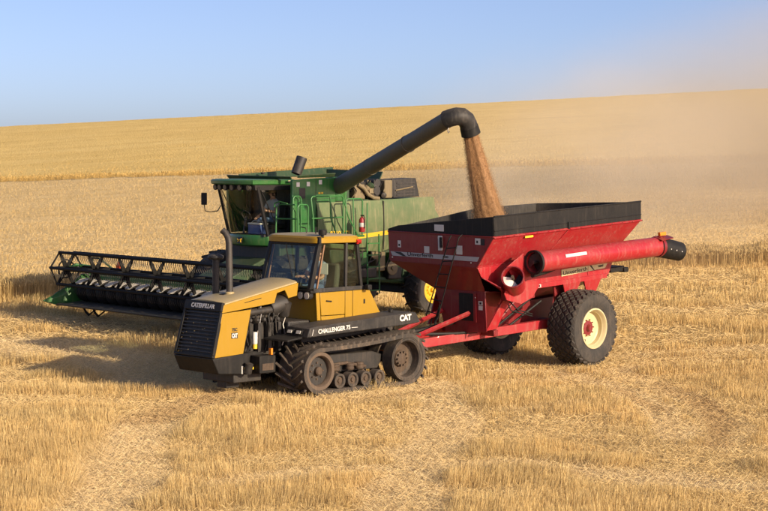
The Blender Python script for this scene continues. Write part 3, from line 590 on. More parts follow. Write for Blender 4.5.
# tracks
IC, IR, DC, DR = (1.25, .525), .525, (-1.32, .605), .605
def track_path(off, n=150):
    """closed belt line round the front idler and the rear driver, off = distance inside the tread face"""
    (x1, z1), (x2, z2) = IC, DC; r1, r2 = IR-off, DR-off; d = math.hypot(x2-x1, z2-z1); th = math.atan2(z1-z2, x1-x2); be = math.acos((r2-r1)/d)
    pts = []; top = th+be; bot = th-be
    for k in range(41): a = top+(2*math.pi-2*be)*0 + (top-bot)*0 + 0; break
    for k in range(31): a = bot+(top-bot)*k/30; pts.append((x1+r1*math.cos(a), z1+r1*math.sin(a)))
    n1 = 40
    a0 = top; e1 = (x1+r1*math.cos(a0), z1+r1*math.sin(a0)); e2 = (x2+r2*math.cos(a0), z2+r2*math.sin(a0))
    for k in range(1, n1): t = k/n1; pts.append((lerp(e1[0], e2[0], t), lerp(e1[1], e2[1], t)-.035*math.sin(math.pi*t)))
    for k in range(31): a = top+(2*math.pi-(top-bot))*k/30; pts.append((x2+r2*math.cos(a), z2+r2*math.sin(a)))
    e1 = pts[-1]; e2 = pts[0]
    for k in range(1, n1): t = k/n1; pts.append((lerp(e1[0], e2[0], t), lerp(e1[1], e2[1], t)))
    return pts
Y0, Y1 = .74, 1.52; YC = (Y0+Y1)/2
pin = track_path(.125); pout = track_path(.045)
lugm = MB().add([(-.030, -.035, -.004), (.030, -.035, -.004), (.30, .385, -.004), (.235, .385, -.004), (-.018, -.03, .05), (.018, -.03, .05), (.286, .38, .05), (.249, .38, .05)],
    [(0, 1, 2, 3), (4, 5, 6, 7), (0, 1, 5, 4), (1, 2, 6, 5), (2, 3, 7, 6), (3, 0, 4, 7)]).mesh('tread_lug', 0); lugm.materials.append(M_TRK)
lugm2 = lugm.copy()
for v in lugm2.vertices: v.co.y *= -1
lugm2.flip_normals()
seg = [math.dist(pout[i], pout[(i+1) % len(pout)]) for i in range(len(pout))]; tot = sum(seg)
def path_at(d):
    d %= tot
    for i, l in enumerate(seg):
        if d <= l: a = pout[i]; b = pout[(i+1) % len(pout)]; t = d/l; return lerp(a[0], b[0], t), lerp(a[1], b[1], t), math.atan2(b[1]-a[1], b[0]-a[0])
        d -= l
def wheel_profile(o, ax): pass
def make_track(s):
    mb = MB(); rings = []
    for (xi, zi), (xo, zo) in zip(pin, pout): rings.append([(xi, s*Y0, zi), (xi, s*Y1, zi), (xo, s*Y1, zo), (xo, s*Y0, zo)])
    n = len(rings); vs = [p for r in rings for p in r]; fs = [(4*i+j, 4*i+(j+1) % 4, 4*((i+1) % n)+(j+1) % 4, 4*((i+1) % n)+j) for i in range(n) for j in range(4)]
    bt = mb.add(vs, fs).build('track_belt', M_TRK, TR); bt.data.set_sharp_from_angle(angle=R(50))
    NL = 46
    for k in range(NL):
        for h in (1, -1):
            x, z, a = path_at((k+(.5 if h < 0 else 0))*tot/NL)
            o = bpy.data.objects.new('tread_lug', lugm if h > 0 else lugm2); COL.objects.link(o); o.parent = bt
            # the belt runs anticlockwise seen from the left, so its outer side is on the right hand
            ex = Vector((math.cos(a), 0, math.sin(a))); ez = Vector((math.sin(a), 0, -math.cos(a))); ey = ez.cross(ex)
            if ey.y < 0: ey = -ey; ex = -ex
            o.matrix_local = Matrix.Translation((x, s*YC, z)) @ Matrix((( -ex.x, ey.x, ez.x), (-ex.y, ey.y, ez.y), (-ex.z, ey.z, ez.z))).to_4x4()
    g_ = MB()
    for k in range(60):
        d = tot*k/60; x, z, a = path_at(d); ez = (math.sin(a), -math.cos(a)); g_.box((x-ez[0]*.085, s*YC, z-ez[1]*.085), (.08, .09, .08), (0, -a, 0))
    gl = g_.build('guide_blocks', M_TRK, bt); gl['kind'] = 'stuff'
    # idler: two dished wheels with a rubber rim
    ri = IR-.127; yo = s*1.50
    iw = MB()
    iw.lathe([(ri, 0), (ri, -.26), (ri-.05, -.27), (.30, -.20), (.30, -.06), (ri-.07, -.005)], (IC[0], yo, IC[1]), (0, s, 0), 40)
    iw.lathe([(ri, 0), (ri, .26), (ri-.05, .27), (.30, .20), (.30, .06), (ri-.07, .005)], (IC[0], s*.76, IC[1]), (0, s, 0), 40)
    iw = iw.build('idler_wheel', M_BRNW, TR)
    MB().lathe([(0, -.10), (.08, -.10), (.12, -.13), (.305, -.13), (.305, -.18), (0, -.18)], (IC[0], yo, IC[1]), (0, s, 0), 32).build('disc', M_DARK, iw)
    MB().lathe([(0, -.02), (.07, -.02), (.09, -.04), (.09, -.13), (0, -.13)], (IC[0], yo, IC[1]), (0, s, 0), 20).build('hub', M_RUST, iw)
    for k in range(8): a = k*math.pi/4; MB().lathe([(0, 0), (.018, 0), (.018, .03), (0, .03)], (IC[0]+.17*math.cos(a), yo-s*.13, IC[1]+.17*math.sin(a)), (0, s, 0), 6).build('bolt', M_RUST, iw)
    MB().tube([(IC[0], s*.55, IC[1]), (IC[0], s*1.45, IC[1])], .07, 14).build('idler_axle', M_DARK, TR)
    rd = DR-.127
    dw = MB()
    dw.lathe([(rd, 0), (rd, -.30), (rd-.04, -.30), (rd-.05, -.03), (rd-.02, 0)], (DC[0], s*1.51, DC[1]), (0, s, 0), 44)
    dw.lathe([(rd, 0), (rd, .30), (rd-.04, .30), (rd-.05, .03), (rd-.02, 0)], (DC[0], s*.75, DC[1]), (0, s, 0), 44)
    dw = dw.build('drive_wheel', M_TRK, TR)
    MB().lathe([(rd-.052, -.02), (rd-.03, -.0), (rd-.06, .0), (rd-.09, -.03), (rd-.10, -.22), (rd-.16, -.26), (rd-.16, -.30), (rd-.052, -.30)], (DC[0], s*1.51, DC[1]), (0, s, 0), 44).build('rim', M_TRK, dw)
    MB().lathe([(0, -.16), (.12, -.16), (.17, -.19), (.19, -.25), (.37, -.26), (.37, -.29), (0, -.29)], (DC[0], s*1.51, DC[1]), (0, s, 0), 32).build('hub', M_RUST, dw)
    for k in range(10): a = k*math.pi/5; MB().lathe([(0, 0), (.022, 0), (.022, .035), (0, .035)], (DC[0]+.145*math.cos(a), s*1.345, DC[1]+.145*math.sin(a)), (0, s, 0), 6).build('bolt', M_RUST, dw)
    MB().tube([(DC[0], s*.5, DC[1]), (DC[0], s*1.25, DC[1])], .11, 16).build('drive_axle', M_DARK, TR)
    for x in (.68, .30, -.085, -.49):
        r = .155; w = MB(); zc = .127+r
        w.lathe([(r, 0), (r, -.20), (r-.03, -.21), (.09, -.19), (.09, -.03), (r-.045, 0)], (x, s*1.495, zc), (0, s, 0), 28)
        w.lathe([(r, 0), (r, .20), (r-.03, .21), (.09, .19), (.09, .03), (r-.045, 0)], (x, s*.765, zc), (0, s, 0), 28)
        w = w.build('track_roller', M_TRK, TR)
        MB().lathe([(0, -.005), (.045, -.005), (.05, -.03), (.095, -.035), (.095, -.09), (0, -.09)], (x, s*1.495, zc), (0, s, 0), 20).build('hub', M_RUST, w)
        MB().tube([(x, s*.9, zc), (x, s*1.42, zc)], .035, 10).build('axle', M_DARK, w)
    MB().xz([(1.1, .70), (.95, .42), (-.75, .42), (-.95, .70), (-.6, .80), (.7, .80)], s*.92, s*1.16).build('track_frame', M_DARK, TR, .02)
    for x in (.49, -.29):
        MB().xz([(x+.24, .30), (x, .44), (x-.24, .30), (x-.2, .24), (x+.2, .24)], s*1.10, s*1.20).build('bogie', M_RUST, TR, .01)
    for x, y in ((.62, 1.28), (.22, 1.30), (-.1, 1.26)):
        MB().lathe([(0, 0), (.085, 0), (.10, .03), (.09, .07), (.10, .10), (.085, .14), (0, .14)], (x, s*y, .47), (0, 0, 1), 14).build('air_spring', M_RUST, TR)
    MB().tube([(.85, s*1.2, .58), (.3, s*1.28, .62), (-.3, s*1.24, .50)], .035, 8).build('tension_rod', M_RUST, TR)
for s in (1, -1): make_track(s)
# ================================================================ GRAIN CART
CA = empty('grain_cart', T_CA, 'red grain cart with black side extensions, folded unloading auger and big cream-rimmed tyres', 'grain cart')
RZ = 3.30; HW = 1.633; XF = 3.366; XR = -2.075; TH = .02
def pl(name, pts, mat, th=TH, bev=.006, par=None): return MB().plate(pts, th).build(name, mat, par or CA, bev)
fnt = (XF, HW, RZ); fft = (XF, -HW, RZ); rnt = (XR, HW, RZ); rft = (XR, -HW, RZ)
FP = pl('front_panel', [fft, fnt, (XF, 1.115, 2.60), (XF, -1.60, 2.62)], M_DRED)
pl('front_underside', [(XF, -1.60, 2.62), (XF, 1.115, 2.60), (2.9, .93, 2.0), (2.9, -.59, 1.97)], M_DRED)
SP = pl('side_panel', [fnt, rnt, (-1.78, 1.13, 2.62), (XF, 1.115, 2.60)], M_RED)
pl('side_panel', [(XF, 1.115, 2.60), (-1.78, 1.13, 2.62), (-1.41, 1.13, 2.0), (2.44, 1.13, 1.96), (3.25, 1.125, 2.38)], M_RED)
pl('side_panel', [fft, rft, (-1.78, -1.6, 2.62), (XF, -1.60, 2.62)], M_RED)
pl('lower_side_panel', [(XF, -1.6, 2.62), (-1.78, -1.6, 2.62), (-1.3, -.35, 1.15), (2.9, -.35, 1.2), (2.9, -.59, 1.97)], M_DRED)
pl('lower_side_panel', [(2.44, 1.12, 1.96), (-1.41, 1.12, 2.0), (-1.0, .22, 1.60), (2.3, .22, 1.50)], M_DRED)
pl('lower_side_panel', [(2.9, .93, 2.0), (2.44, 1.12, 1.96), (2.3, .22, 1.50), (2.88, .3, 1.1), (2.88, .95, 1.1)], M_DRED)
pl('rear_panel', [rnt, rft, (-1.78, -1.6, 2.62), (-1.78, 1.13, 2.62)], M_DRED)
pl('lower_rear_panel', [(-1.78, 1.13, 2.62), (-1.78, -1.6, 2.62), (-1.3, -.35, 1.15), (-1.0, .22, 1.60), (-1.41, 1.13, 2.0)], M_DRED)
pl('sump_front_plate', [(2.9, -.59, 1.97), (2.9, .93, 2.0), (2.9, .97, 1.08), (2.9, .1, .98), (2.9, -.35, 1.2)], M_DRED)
MB().bb(-.9, 2.86, -.35, .20, .98, 1.5).build('sump', M_DRED, CA, .01)
MB().bb(2.905, 2.93, .16, .64, 1.30, 1.93).build('clean_out_door', M_BLK, CA, .004)
MB().bb(2.915, 2.935, .60, .68, 1.28, 1.95).build('door_frame', M_DRED, CA)
MB().bb(2.925, 2.945, .66, .68, 1.84, 1.86).build('door_bolt', M_WHT, CA)
# crease strips and gussets on the side
MB().tube([(XF-.01, 1.125, 2.61), (-1.77, 1.14, 2.63)], .018, 6).build('crease_seam', M_RED, CA)
pl('rim_rail', [(XF+.02, HW+.03, RZ-.02), (XR-.02, HW+.03, RZ-.02), (XR-.02, HW-.03, RZ+.02), (XF+.02, HW-.03, RZ+.02)], M_RED, .03)
pl('rim_rail', [(XF+.03, HW, RZ), (XF+.03, -HW, RZ), (XF-.03, -HW, RZ+.01), (XF-.03, HW, RZ+.01)], M_DRED, .03)
for y in (1.145,): MB().box((.55, y, 1.985), (3.75, .05, .11)).build('lower_rail', M_RED, CA, .008)
for x in (.75,):
    MB().tube([(x, HW+.012, RZ-.03), (x+.32, 1.15, 2.64)], .012, 6).build('weld_seam', M_RED, CA)
for k in range(14):
    x = XF-.25-k*.40; MB().lathe([(0, 0), (.014, 0), (.014, .012), (0, .012)], (x, HW+.028, RZ-.005), (0, .8, -.6), 6).build('bolt', M_DRED, CA)
for x in (2.2, -.6): MB().tube([(x, 1.147, 2.56), (x, 1.147, 2.06)], .014, 6).build('weld_seam', M_RED, CA)
# extensions
E0, E1 = .46, .13
ex = pl('side_extension', [(XF, HW, RZ+.02), (XR, HW, RZ+.02), (XR, HW, RZ+.455), (XF, HW, RZ+E0)], M_BLK, .02)
MB().tube([(XF, HW+.012, RZ+.14), (XR, HW+.012, RZ+.135)], .012, 6).build('extension_seam', M_BLK, ex)
MB().tube([(XF, HW+.005, RZ+E0), (XR, HW+.005, RZ+.455)], .02, 8).build('top_edge', M_BLK, ex)
MB().bb(.72, .78, HW+.012, HW+.04, RZ+.0, RZ+.16).build('extension_clip', M_BLK, ex)
MB().bb(2.02, 2.3, HW-.035, HW-.02, 3.205, 3.25).build('yellow_reflector', M_JDY, SP)
o_ = SP.children[0]; o_.location = (0, .025, .0)
fx_ = pl('front_extension', [(XF, HW-.012, RZ+.02), (XF, -HW, RZ+.02), (XF, -HW, RZ+.06), (XF, -1.30, RZ+E1+.02), (XF, HW-.012, RZ+E0)], M_BLK, .02)
MB().bb(XF+.012, XF+.018, -.15, .14, RZ+.07, RZ+.22).build('clear_window', M_WHT, fx_, .02)
pl('side_extension', [(XF, -HW, RZ+.02), (XR, -HW, RZ+.02), (XR, -HW, RZ+.30), (.2, -HW, RZ+.33), (1.4, -HW, RZ+.22), (XF, -HW, RZ+.06)], M_GRY, .02)
pl('rear_extension', [(XR, HW-.012, RZ+.02), (XR, -HW+.012, RZ+.02), (XR, -HW+.012, RZ+.30), (XR, HW-.012, RZ+.44)], M_GRY, .02)
# front panel decals
d = MB().plate([(XF+.013, -1.56, 2.835), (XF+.013, 1.20, 2.84), (XF+.013, 1.13, 2.735), (XF+.013, -1.50, 2.735)], .004).build('decal_stripe', M_SILV, FP)
MB().plate([(XF+.017, -1.45, 2.83), (XF+.017, -1.22, 2.83), (XF+.017, -1.05, 2.74), (XF+.017, -1.16, 2.74)], .003).build('decal_chevron', M_BLT, FP)
text('Unverferth', 'lettering', M_BLT, FP, (XF+.019, -1.02, 2.758), (0, 1, 0), (0, 0, 1), .125, .002, .80, bold=.001)
text('8000', 'lettering', M_BLT, FP, (XF+.019, .10, 2.768), (0, 1, 0), (0, 0, 1), .07, .002, .16)
for y, z, w, h in ((-1.27, 3.02, .10, .16), (-.40, 2.93, .16, .15), (.60, 2.97, .18, .20)): MB().bb(XF+.011, XF+.016, y-w/2, y+w/2, z-h/2, z+h/2).build('sticker', M_WHT, FP)
MB().bb(XF+.011, XF+.016, 1.08, 1.24, 3.12, 3.30-.04).build('sticker', M_WHT, FP); MB().bb(XF+.011, XF+.016, 1.25, 1.36, 3.11, 3.25).build('sticker', M_BLT, FP)
MB().bb(XF+.017, XF+.019, 1.12, 1.17, 3.15, 3.21).build('sticker', M_BLT, FP)
MB().bb(XF+.017, XF+.019, -1.295, -1.245, 2.97, 3.02).build('sticker', M_BLT, FP)
for z in (1.73, 1.62): MB().bb(2.911, 2.915, .74, .86, z-.05, z+.045).build('sticker', M_WHT, CA)
for z in (1.73,): MB().bb(2.915, 2.917, .77, .83, z-.03, z+.02).build('sticker', M_BLT, CA)
for y in (.95, -1.5): MB().lathe([(0, 0), (.018, 0), (.018, .012), (0, .012)], (XF+.01, y, 2.70), (1, 0, 0), 8).build('rivet', M_WHT, FP)
# ladder
LD = MB().tube([(XF+.13, .20, 1.25), (XF+.13, .02, 2.5), (XF+.13, .34, 3.26)], .018, 7)
LD = MB(); a0, a1 = Vector((3.5, -.34, 1.42)), Vector((3.5, .40, 3.20)); b0, b1 = Vector((3.5, .0, 1.36)), Vector((3.5, .70, 3.26))
LD.tube([a0, a1, a1+Vector((-.06, .02, .1))], .015, 7); LD.tube([b0, b1, b1+Vector((-.1, .03, .08))], .015, 7); LD = LD.build('ladder', M_BLK, CA)
for k in range(6): t = .06+.165*k; MB().tube([a0.lerp(a1, t), b0.lerp(b1, t)], .014, 6).build('rung', M_BLK, LD)
MB().tube([(3.5, -.17, 1.38), (3.5, -.26, 1.0), (3.45, -.2, .95)], .016, 6).build('ladder_foot', M_BLK, LD)
MB().tube([(3.5, .1, 1.7), (3.46, -.1, 1.3), (3.5, -.05, 1.1)], .03, 7).build('hose_bundle', M_BLK, CA)
HK = MB().bb(XF+.012, XF+.05, -.02, .10, 2.93, 3.27).build('ladder_hook', M_WHT, CA, .01); MB().bb(XF+.05, XF+.08, .06, .12, 3.0, 3.24).build('hook_strap', M_BLK, HK)
# near side decal band with name
pl('decal_plate', [(.42, 1.155, 2.285), (-1.40, 1.155, 2.335), (-1.26, 1.155, 2.175), (.42, 1.155, 2.125)], M_CREAM, .004, 0)
text('Unverferth', 'lettering', M_BLT, CA, (.37, 1.161, 2.155), (-1, 0, .03), (0, 0, 1), .13, .002, .92, bold=.001)
pl('decal_swoosh', [(-.62, 1.160, 2.315), (-.68, 1.160, 2.317), (-.84, 1.160, 2.17), (-.80, 1.160, 2.165)], M_BLT, .003, 0)
text('8000', 'lettering', M_BLT, CA, (-.98, 1.161, 2.215), (-1, 0, .03), (0, 0, 1), .07, .002, .2, bold=.002)
for x in (.05, -.75): pl('hopper_leg', [(x+.33, 1.16, 1.94), (x-.35, 1.16, 1.96), (x-.15, 1.08, 1.55), (x+.12, 1.08, 1.55)], M_RED, .03)
MB().bb(1.20, 1.36, 1.171, 1.175, 1.95, 2.02).build('reflector', M_WHT, CA); MB().bb(1.24, 1.29, 1.175, 1.178, 1.96, 2.01).build('reflector_mark', M_BLT, CA)
# unloading auger folded along the side
T0 = Vector((2.30, 1.88, 2.665)); T1 = Vector((-2.38, 1.90, 2.64))
ax = (T1-T0).normalized()
UA = MB().lathe([(.238, 0), (.238, (T1-T0).length), (.222, (T1-T0).length), (.222, 0)], T0, ax, 36).build('auger_tube', M_RED, CA)
MB().lathe([(.28, -.02), (.28, .05), (.225, .05), (.225, -.02)], T0, ax, 32).build('flange', M_BLK, UA, .004)
fl = []
for k in range(49): a = k*math.pi/8; c = T0+ax*(.02+.012*k); fl.append((c, a))
u = ax.orthogonal().normalized(); w = ax.cross(u); f_ = MB(); vs = []
for c, a in fl: dv = u*math.cos(a)+w*math.sin(a); vs += [c+dv*.03, c+dv*.20]
f_.add(vs, [(2*i, 2*i+1, 2*i+3, 2*i+2) for i in range(48)]); f_.tube([T0-ax*.03, T0+ax*1.0], .035, 10); f_.build('flighting', M_DARK, UA)
MB().lathe([(0, 0), (.218, 0), (.218, .02), (0, .02)], T0+ax*.62, ax, 24).build('tube_shade', M_DARK, UA)
MB().plate([T0+Vector((-.85, .245, .05)), T0+Vector((-1.62, .245, .055)), T0+Vector((-1.62, .225, .125)), T0+Vector((-.85, .225, .12))], .006).build('white_stripe', M_WHT, UA)
sp_d = Vector((-.86, .10, -.20)).normalized()
SPT = MB().lathe([(.245, -.06), (.25, .02), (.235, .80), (.215, .80), (.225, -.06)], T1, sp_d, 32).build('spout', M_BLK, CA)
MB().lathe([(.262, -.05), (.262, .05), (.24, .05), (.24, -.05)], T1, ax, 32).build('spout_collar', M_DRED, SPT)
MB().plate([T1+Vector((.16, .0, .25)), T1+Vector((-.42, .0, .24)), T1+Vector((-.30, .26, .20)), T1+Vector((.16, .26, .17))], .02).build('spout_bracket', M_DRED, SPT)
MB().box(T1+Vector((-.12, .05, .305)), (.24, .08, .09)).build('amber_lamp', M_ORG, SPT, .01)
for k in range(3): MB().lathe([(0, 0), (.015, 0), (.015, .015), (0, .015)], T1+sp_d*(.2+.2*k)+Vector((0, .24, -.02)), (0, 1, 0), 6).build('bolt', M_WHT, SPT)
# lower auger: elbow with open mouth
LO = Vector((2.86, 1.72, 2.38)); ln = Vector((.72, .52, .46)).normalized()
LT = MB().lathe([(.25, 0), (.25, -.55), (.232, -.55), (.232, 0)], LO, ln, 32).build('lower_auger_tube', M_RED, CA)
MB().lathe([(.262, -.04), (.262, .015), (.233, .015), (.233, -.04)], LO, ln, 32).build('flange', M_DRED, LT, .004)
f2 = MB(); u = ln.orthogonal().normalized(); w = ln.cross(u); vs = []
for k in range(12): a = k*math.pi*.75/11+2.4; c = LO-ln*(.05+.012*k); dv = u*math.cos(a)+w*math.sin(a); vs += [c+dv*.03, c+dv*.215]
f2.add(vs, [(2*i, 2*i+1, 2*i+3, 2*i+2) for i in range(11)]); f2.build('flighting', M_WHT, LT)
MB().tube([LO+ln*.03, LO-ln*.5], .035, 10).build('auger_shaft', M_RUST, LT)
MB().lathe([(0, 0), (.23, 0), (.23, .02), (0, .02)], LO-ln*.4, ln, 24).build('tube_shade', M_BLT, LT)
pl('hinge_plate', [LO+Vector((-.05, -.22, .20)), T0+Vector((.05, -.28, .20)), T0+Vector((-.3, -.22, -.26)), LO+Vector((-.42, -.2, -.26))], M_RED, .03)
MB().tube([T0+Vector((.0, -.05, -.30)), T0+Vector((-.55, -.15, -.27)), T0+Vector((-1.0, -.22, -.25))], [.05, .06, .04], 10).build('fold_cylinder', M_BLK, CA)
pl('auger_skirt', [(2.86, 1.46, 1.98), (2.66, 1.46, 2.22), (1.72, 1.46, 2.18), (1.62, 1.46, 2.05), (1.88, 1.46, 1.80), (2.27, 1.46, 1.69), (2.78, 1.46, 1.83)], M_RED, .03)
MB().bb(1.75, 2.6, 1.14, 1.44, 1.78, 2.0).build('auger_gearbox', M_DRED, CA, .01)
pl('auger_skirt', [(3.24, 1.14, 2.37), (3.02, 1.5, 2.14), (2.58, 1.2, 1.93), (2.46, 1.14, 1.97)], M_RED, .03)
# frame
for s in (1, -1):
    bm = MB(); p0 = Vector((4.55, -.42+s*.30, .86)); p1 = Vector((.2, s*.92, 1.02)); dd = (p1-p0); nn = Vector((-dd.y, dd.x, 0)).normalized()*.07
    bm.prism([p0+nn+Vector((0, 0, -.105)), p0-nn+Vector((0, 0, -.105)), p0-nn+Vector((0, 0, .105)), p0+nn+Vector((0, 0, .105))], dd); b_ = bm.build('tongue_beam', M_RED, CA, .01)
    if s > 0:
        q = p0.lerp(p1, .545)
        MB().box(q-nn*1.06, (.22, .012, .13), (0, .04, math.atan2(dd.y, dd.x)+math.pi)).build('reflector', M_BLT, b_); MB().box(q-nn*1.12+Vector((0, .006, .02)), (.10, .012, .06), (0, .04, math.atan2(dd.y, dd.x)+math.pi)).build('reflector_mark', M_WHT, b_)
    MB().tube([Vector((4.35, -.40+s*.33, 1.0)), Vector((2.92, s*.42+.05, 1.48))], .055, 4).build('brace', M_RED, CA)
    MB().tube([Vector((2.4, s*.62, 1.08)), Vector((1.95, s*.66, 1.35)), Vector((1.5, s*.7, 1.7))], .03, 6).build('strut', M_DRED, CA)
    pl('gusset', [(2.85, s*.90, 1.10), (2.50, s*.90, 1.10), (2.12, s*1.08, 1.93), (2.30, s*1.08, 1.96)], M_RED, .04)
    pl('axle_leg', [(.45, s*.92, 1.95), (-.55, s*.92, 1.95), (-.28, s*.85, .95), (.25, s*.85, .95)], M_DRED, .05)
    MB().tube([(1.7, s*.55, 1.02), (.7, s*.75, 1.55)], .03, 8).build('strut', M_BLK, CA)
    MB().box((-1.3, s*.85, 1.9), (.9, .1, .12), (0, .2, 0)).build('rear_bracket', M_BLK, CA, .01)
hp = MB().bb(4.45, 4.95, -.72, -.12, .74, .98).build('hitch_head', M_RED, CA, .015)
for y in (-.16,): 
    MB().bb(4.55, 4.66, y+.041, y+.047, .86, .94).build('hitch_sticker', M_WHT, hp); MB().bb(4.75, 4.86, y+.041, y+.047, .88, .96).build('hitch_sticker', M_WHT, hp)
MB().tube([(4.9, -.5, .75), (4.45, -.57, .66)], .05, 10).build('hitch_clevis', M_STEEL, CA)
MB().tube([(4.7, -.45, 1.03), (3.0, -.05, 1.22), (2.9, -.02, 1.24)], .055, 12).build('drive_shaft', M_BLK, CA)
MB().tube([(4.7, -.3, 1.0), (3.9, -.05, 1.06), (3.2, .25, 1.02), (2.6, .4, 1.0)], .035, 8).build('hose_bundle', M_BLK, CA)
MB().bb(-.14, .14, -1.35, 1.35, .78, 1.02).build('axle', M_DRED, CA, .015)
MB().box((2.45, 0, .99), (.14, 1.7, .14)).build('cross_member', M_DRED, CA, .01)
MB().tube([(2.2, .65, 1.1), (1.3, .98, 1.72)], .028, 8).build('brake_line', M_BLK, CA)
for i in range(2): MB().tube([(2.0-.1*i, .75, 1.75-.05*i), (1.9-.2*i, .85+.03*i, 1.45), (1.2, .9, 1.25+.05*i)], .016, 6).build('hose', M_BLK, CA)
MB().bb(-2.05, -1.5, .55, 1.15, 2.03, 2.16).build('lamp_bar', M_BLK, CA, .02); MB().bb(-2.16, -1.98, .85, 1.2, 2.0, 2.12).build('tail_lamp', M_BLK, CA, .02)
pl('grain_fill', [(3.2, 1.4, 3.22), (3.2, -1.5, 3.22), (-1.9, -1.5, 3.22), (-1.9, 1.4, 3.22)], M_TAN, .03)
# wheels
def tyre(parent, c, s, ro, wd, rim, mat_rim, mat_hub, treadrows, name='wheel', hubr=.11, dish=.22, lug=None):
    c = V3(c); W2 = wd/2; axs = (0, s, 0)
    Wt = MB().lathe([(ro*.985, -W2*.55), (ro*.99, 0), (ro*.985, W2*.55), (ro*.955, W2*.82), (ro*.89, W2*.98), (ro*.75, W2*1.02), (rim+.10, W2*.98), (rim+.03, W2*.88), (rim+.02, W2*.80), (rim+.02, -W2*.80), (rim+.03, -W2*.88), (rim+.10, -W2*.98), (ro*.75, -W2*1.02), (ro*.89, -W2*.98), (ro*.955, -W2*.82)], c, axs, 64).build(name, M_RUB, parent)
    rm = MB().lathe([(rim+.035, W2*.86), (rim+.03, W2*.93), (rim, W2*.95), (rim-.02, W2*.90), (rim-.03, W2*.78), (rim-.055, W2*.70), (rim-.06, W2*.45), (rim-.11, W2*.38), (rim-.12, W2*.05), (rim-.10, W2*-.1), (rim-.02, -W2*.9), (rim+.035, -W2*.9)], c, axs, 48).build('rim', mat_rim, Wt)
    hz = W2-dish
    MB().lathe([(rim-.08, hz+.02), (rim-.13, hz+.03), (hubr*1.9, hz+.0), (hubr*1.5, hz+.03), (hubr*1.5, hz-.03), (rim-.08, hz-.02)], c, axs, 40).build('wheel_disc', mat_rim, Wt)
    hb = MB().lathe([(0, hz+.12), (hubr*.62, hz+.12), (hubr*.75, hz+.09), (hubr*.8, hz+.05), (hubr*1.55, hz+.04), (hubr*1.55, hz+.01), (0, hz)], c, axs, 24).build('hub', mat_hub, Wt)
    bm = MB().lathe([(0, 0), (.016, 0), (.016, .03), (0, .03)], (0, 0, 0), axs, 6).mesh('bolt'); bm.materials.append(mat_hub)
    for k in range(10):
        a = k*math.pi/5; b = bpy.data.objects.new('bolt', bm); COL.objects.link(b); b.parent = Wt; b.location = c+Vector((hubr*1.75*math.cos(a), s*(hz+.025), hubr*1.75*math.sin(a)))
    return Wt
def diamond_tread(parent, c, s, ro, wd, rows, per):
    """diamond block tread: raised blocks in staggered rows across the tyre"""
    c = V3(c); mb = MB(); W2 = wd/2
    for i in range(rows):
        t = (i+.5)/rows*2-1; yy = t*W2*1.0; at = abs(t)
        rr = ro*(.99-.012*at*at) if at < .62 else ro*(.99-.20*(at-.62)**1.6-.005); tilt = 0 if at < .5 else math.copysign((at-.5)*1.45, t)
        hwid = wd/rows*.62; step = 2*math.pi/per; hl = ro*step*.46
        for k in range(per):
            a = (k+(.5 if i % 2 else 0))*step; cr = Vector((math.cos(a), 0, math.sin(a))); tn = Vector((-math.sin(a), 0, math.cos(a))); yv = Vector((0, 1, 0))
            nrm = (cr*math.cos(tilt)+yv*math.sin(tilt)); lat = (yv*math.cos(tilt)-cr*math.sin(tilt)); o = c+cr*rr+yv*yy
            hh = .022; q = []
            for e, k2 in ((-.02, 1.0), (hh, .80)):
                q += [o+nrm*e+lat*hwid*k2, o+nrm*e+tn*hl*.45*k2+lat*hwid*.55*k2, o+nrm*e+tn*hl*k2, o+nrm*e+tn*hl*.45*k2-lat*hwid*.55*k2, o+nrm*e-lat*hwid*k2, o+nrm*e-tn*hl*.45*k2-lat*hwid*.55*k2, o+nrm*e-tn*hl*k2, o+nrm*e-tn*hl*.45*k2+lat*hwid*.55*k2]
            mb.add(q, [tuple(range(8, 16))]+[(j, (j+1) % 8, 8+(j+1) % 8, 8+j) for j in range(8)])
    t = mb.build('tread', M_RUB, parent, 0, 25); t['kind'] = 'stuff'; return t
for s in (1, -1):
    w_ = tyre(CA, (0, s*1.425, .895), s, .885, .80, .45, M_CREAM, M_DRED, 9, dish=.26)
    diamond_tread(w_, (0, s*1.425, .895), s, .885, .80, 8, 30)
    MB().tube([(0, s*.9, .895), (0, s*1.5, .895)], .10, 14).build('spindle', M_DRED, CA)
    MB().tube([(.30, s*1.73, .66), (.33, s*1.765, .63)], .02, 8).build('valve', M_BLT, w_)
# ================================================================ COMBINE HARVESTER
CO = empty('combine_harvester', T_CO, 'green combine harvester with its unloading auger swung out over the red cart', 'combine harvester')
def cp(name, pts, mat, th=.03, bev=.008, par=None): return MB().plate(pts, th).build(name, mat, par or CO, bev)
MB().bb(-4.2, 1.15, -1.15, 1.15, 1.0, 2.25).build('chassis', M_DGRN, CO, .03)
MB().bb(-3.6, .38, -1.38, 1.38, 2.25, 3.3).build('threshing_body', M_DGRN, CO, .03)
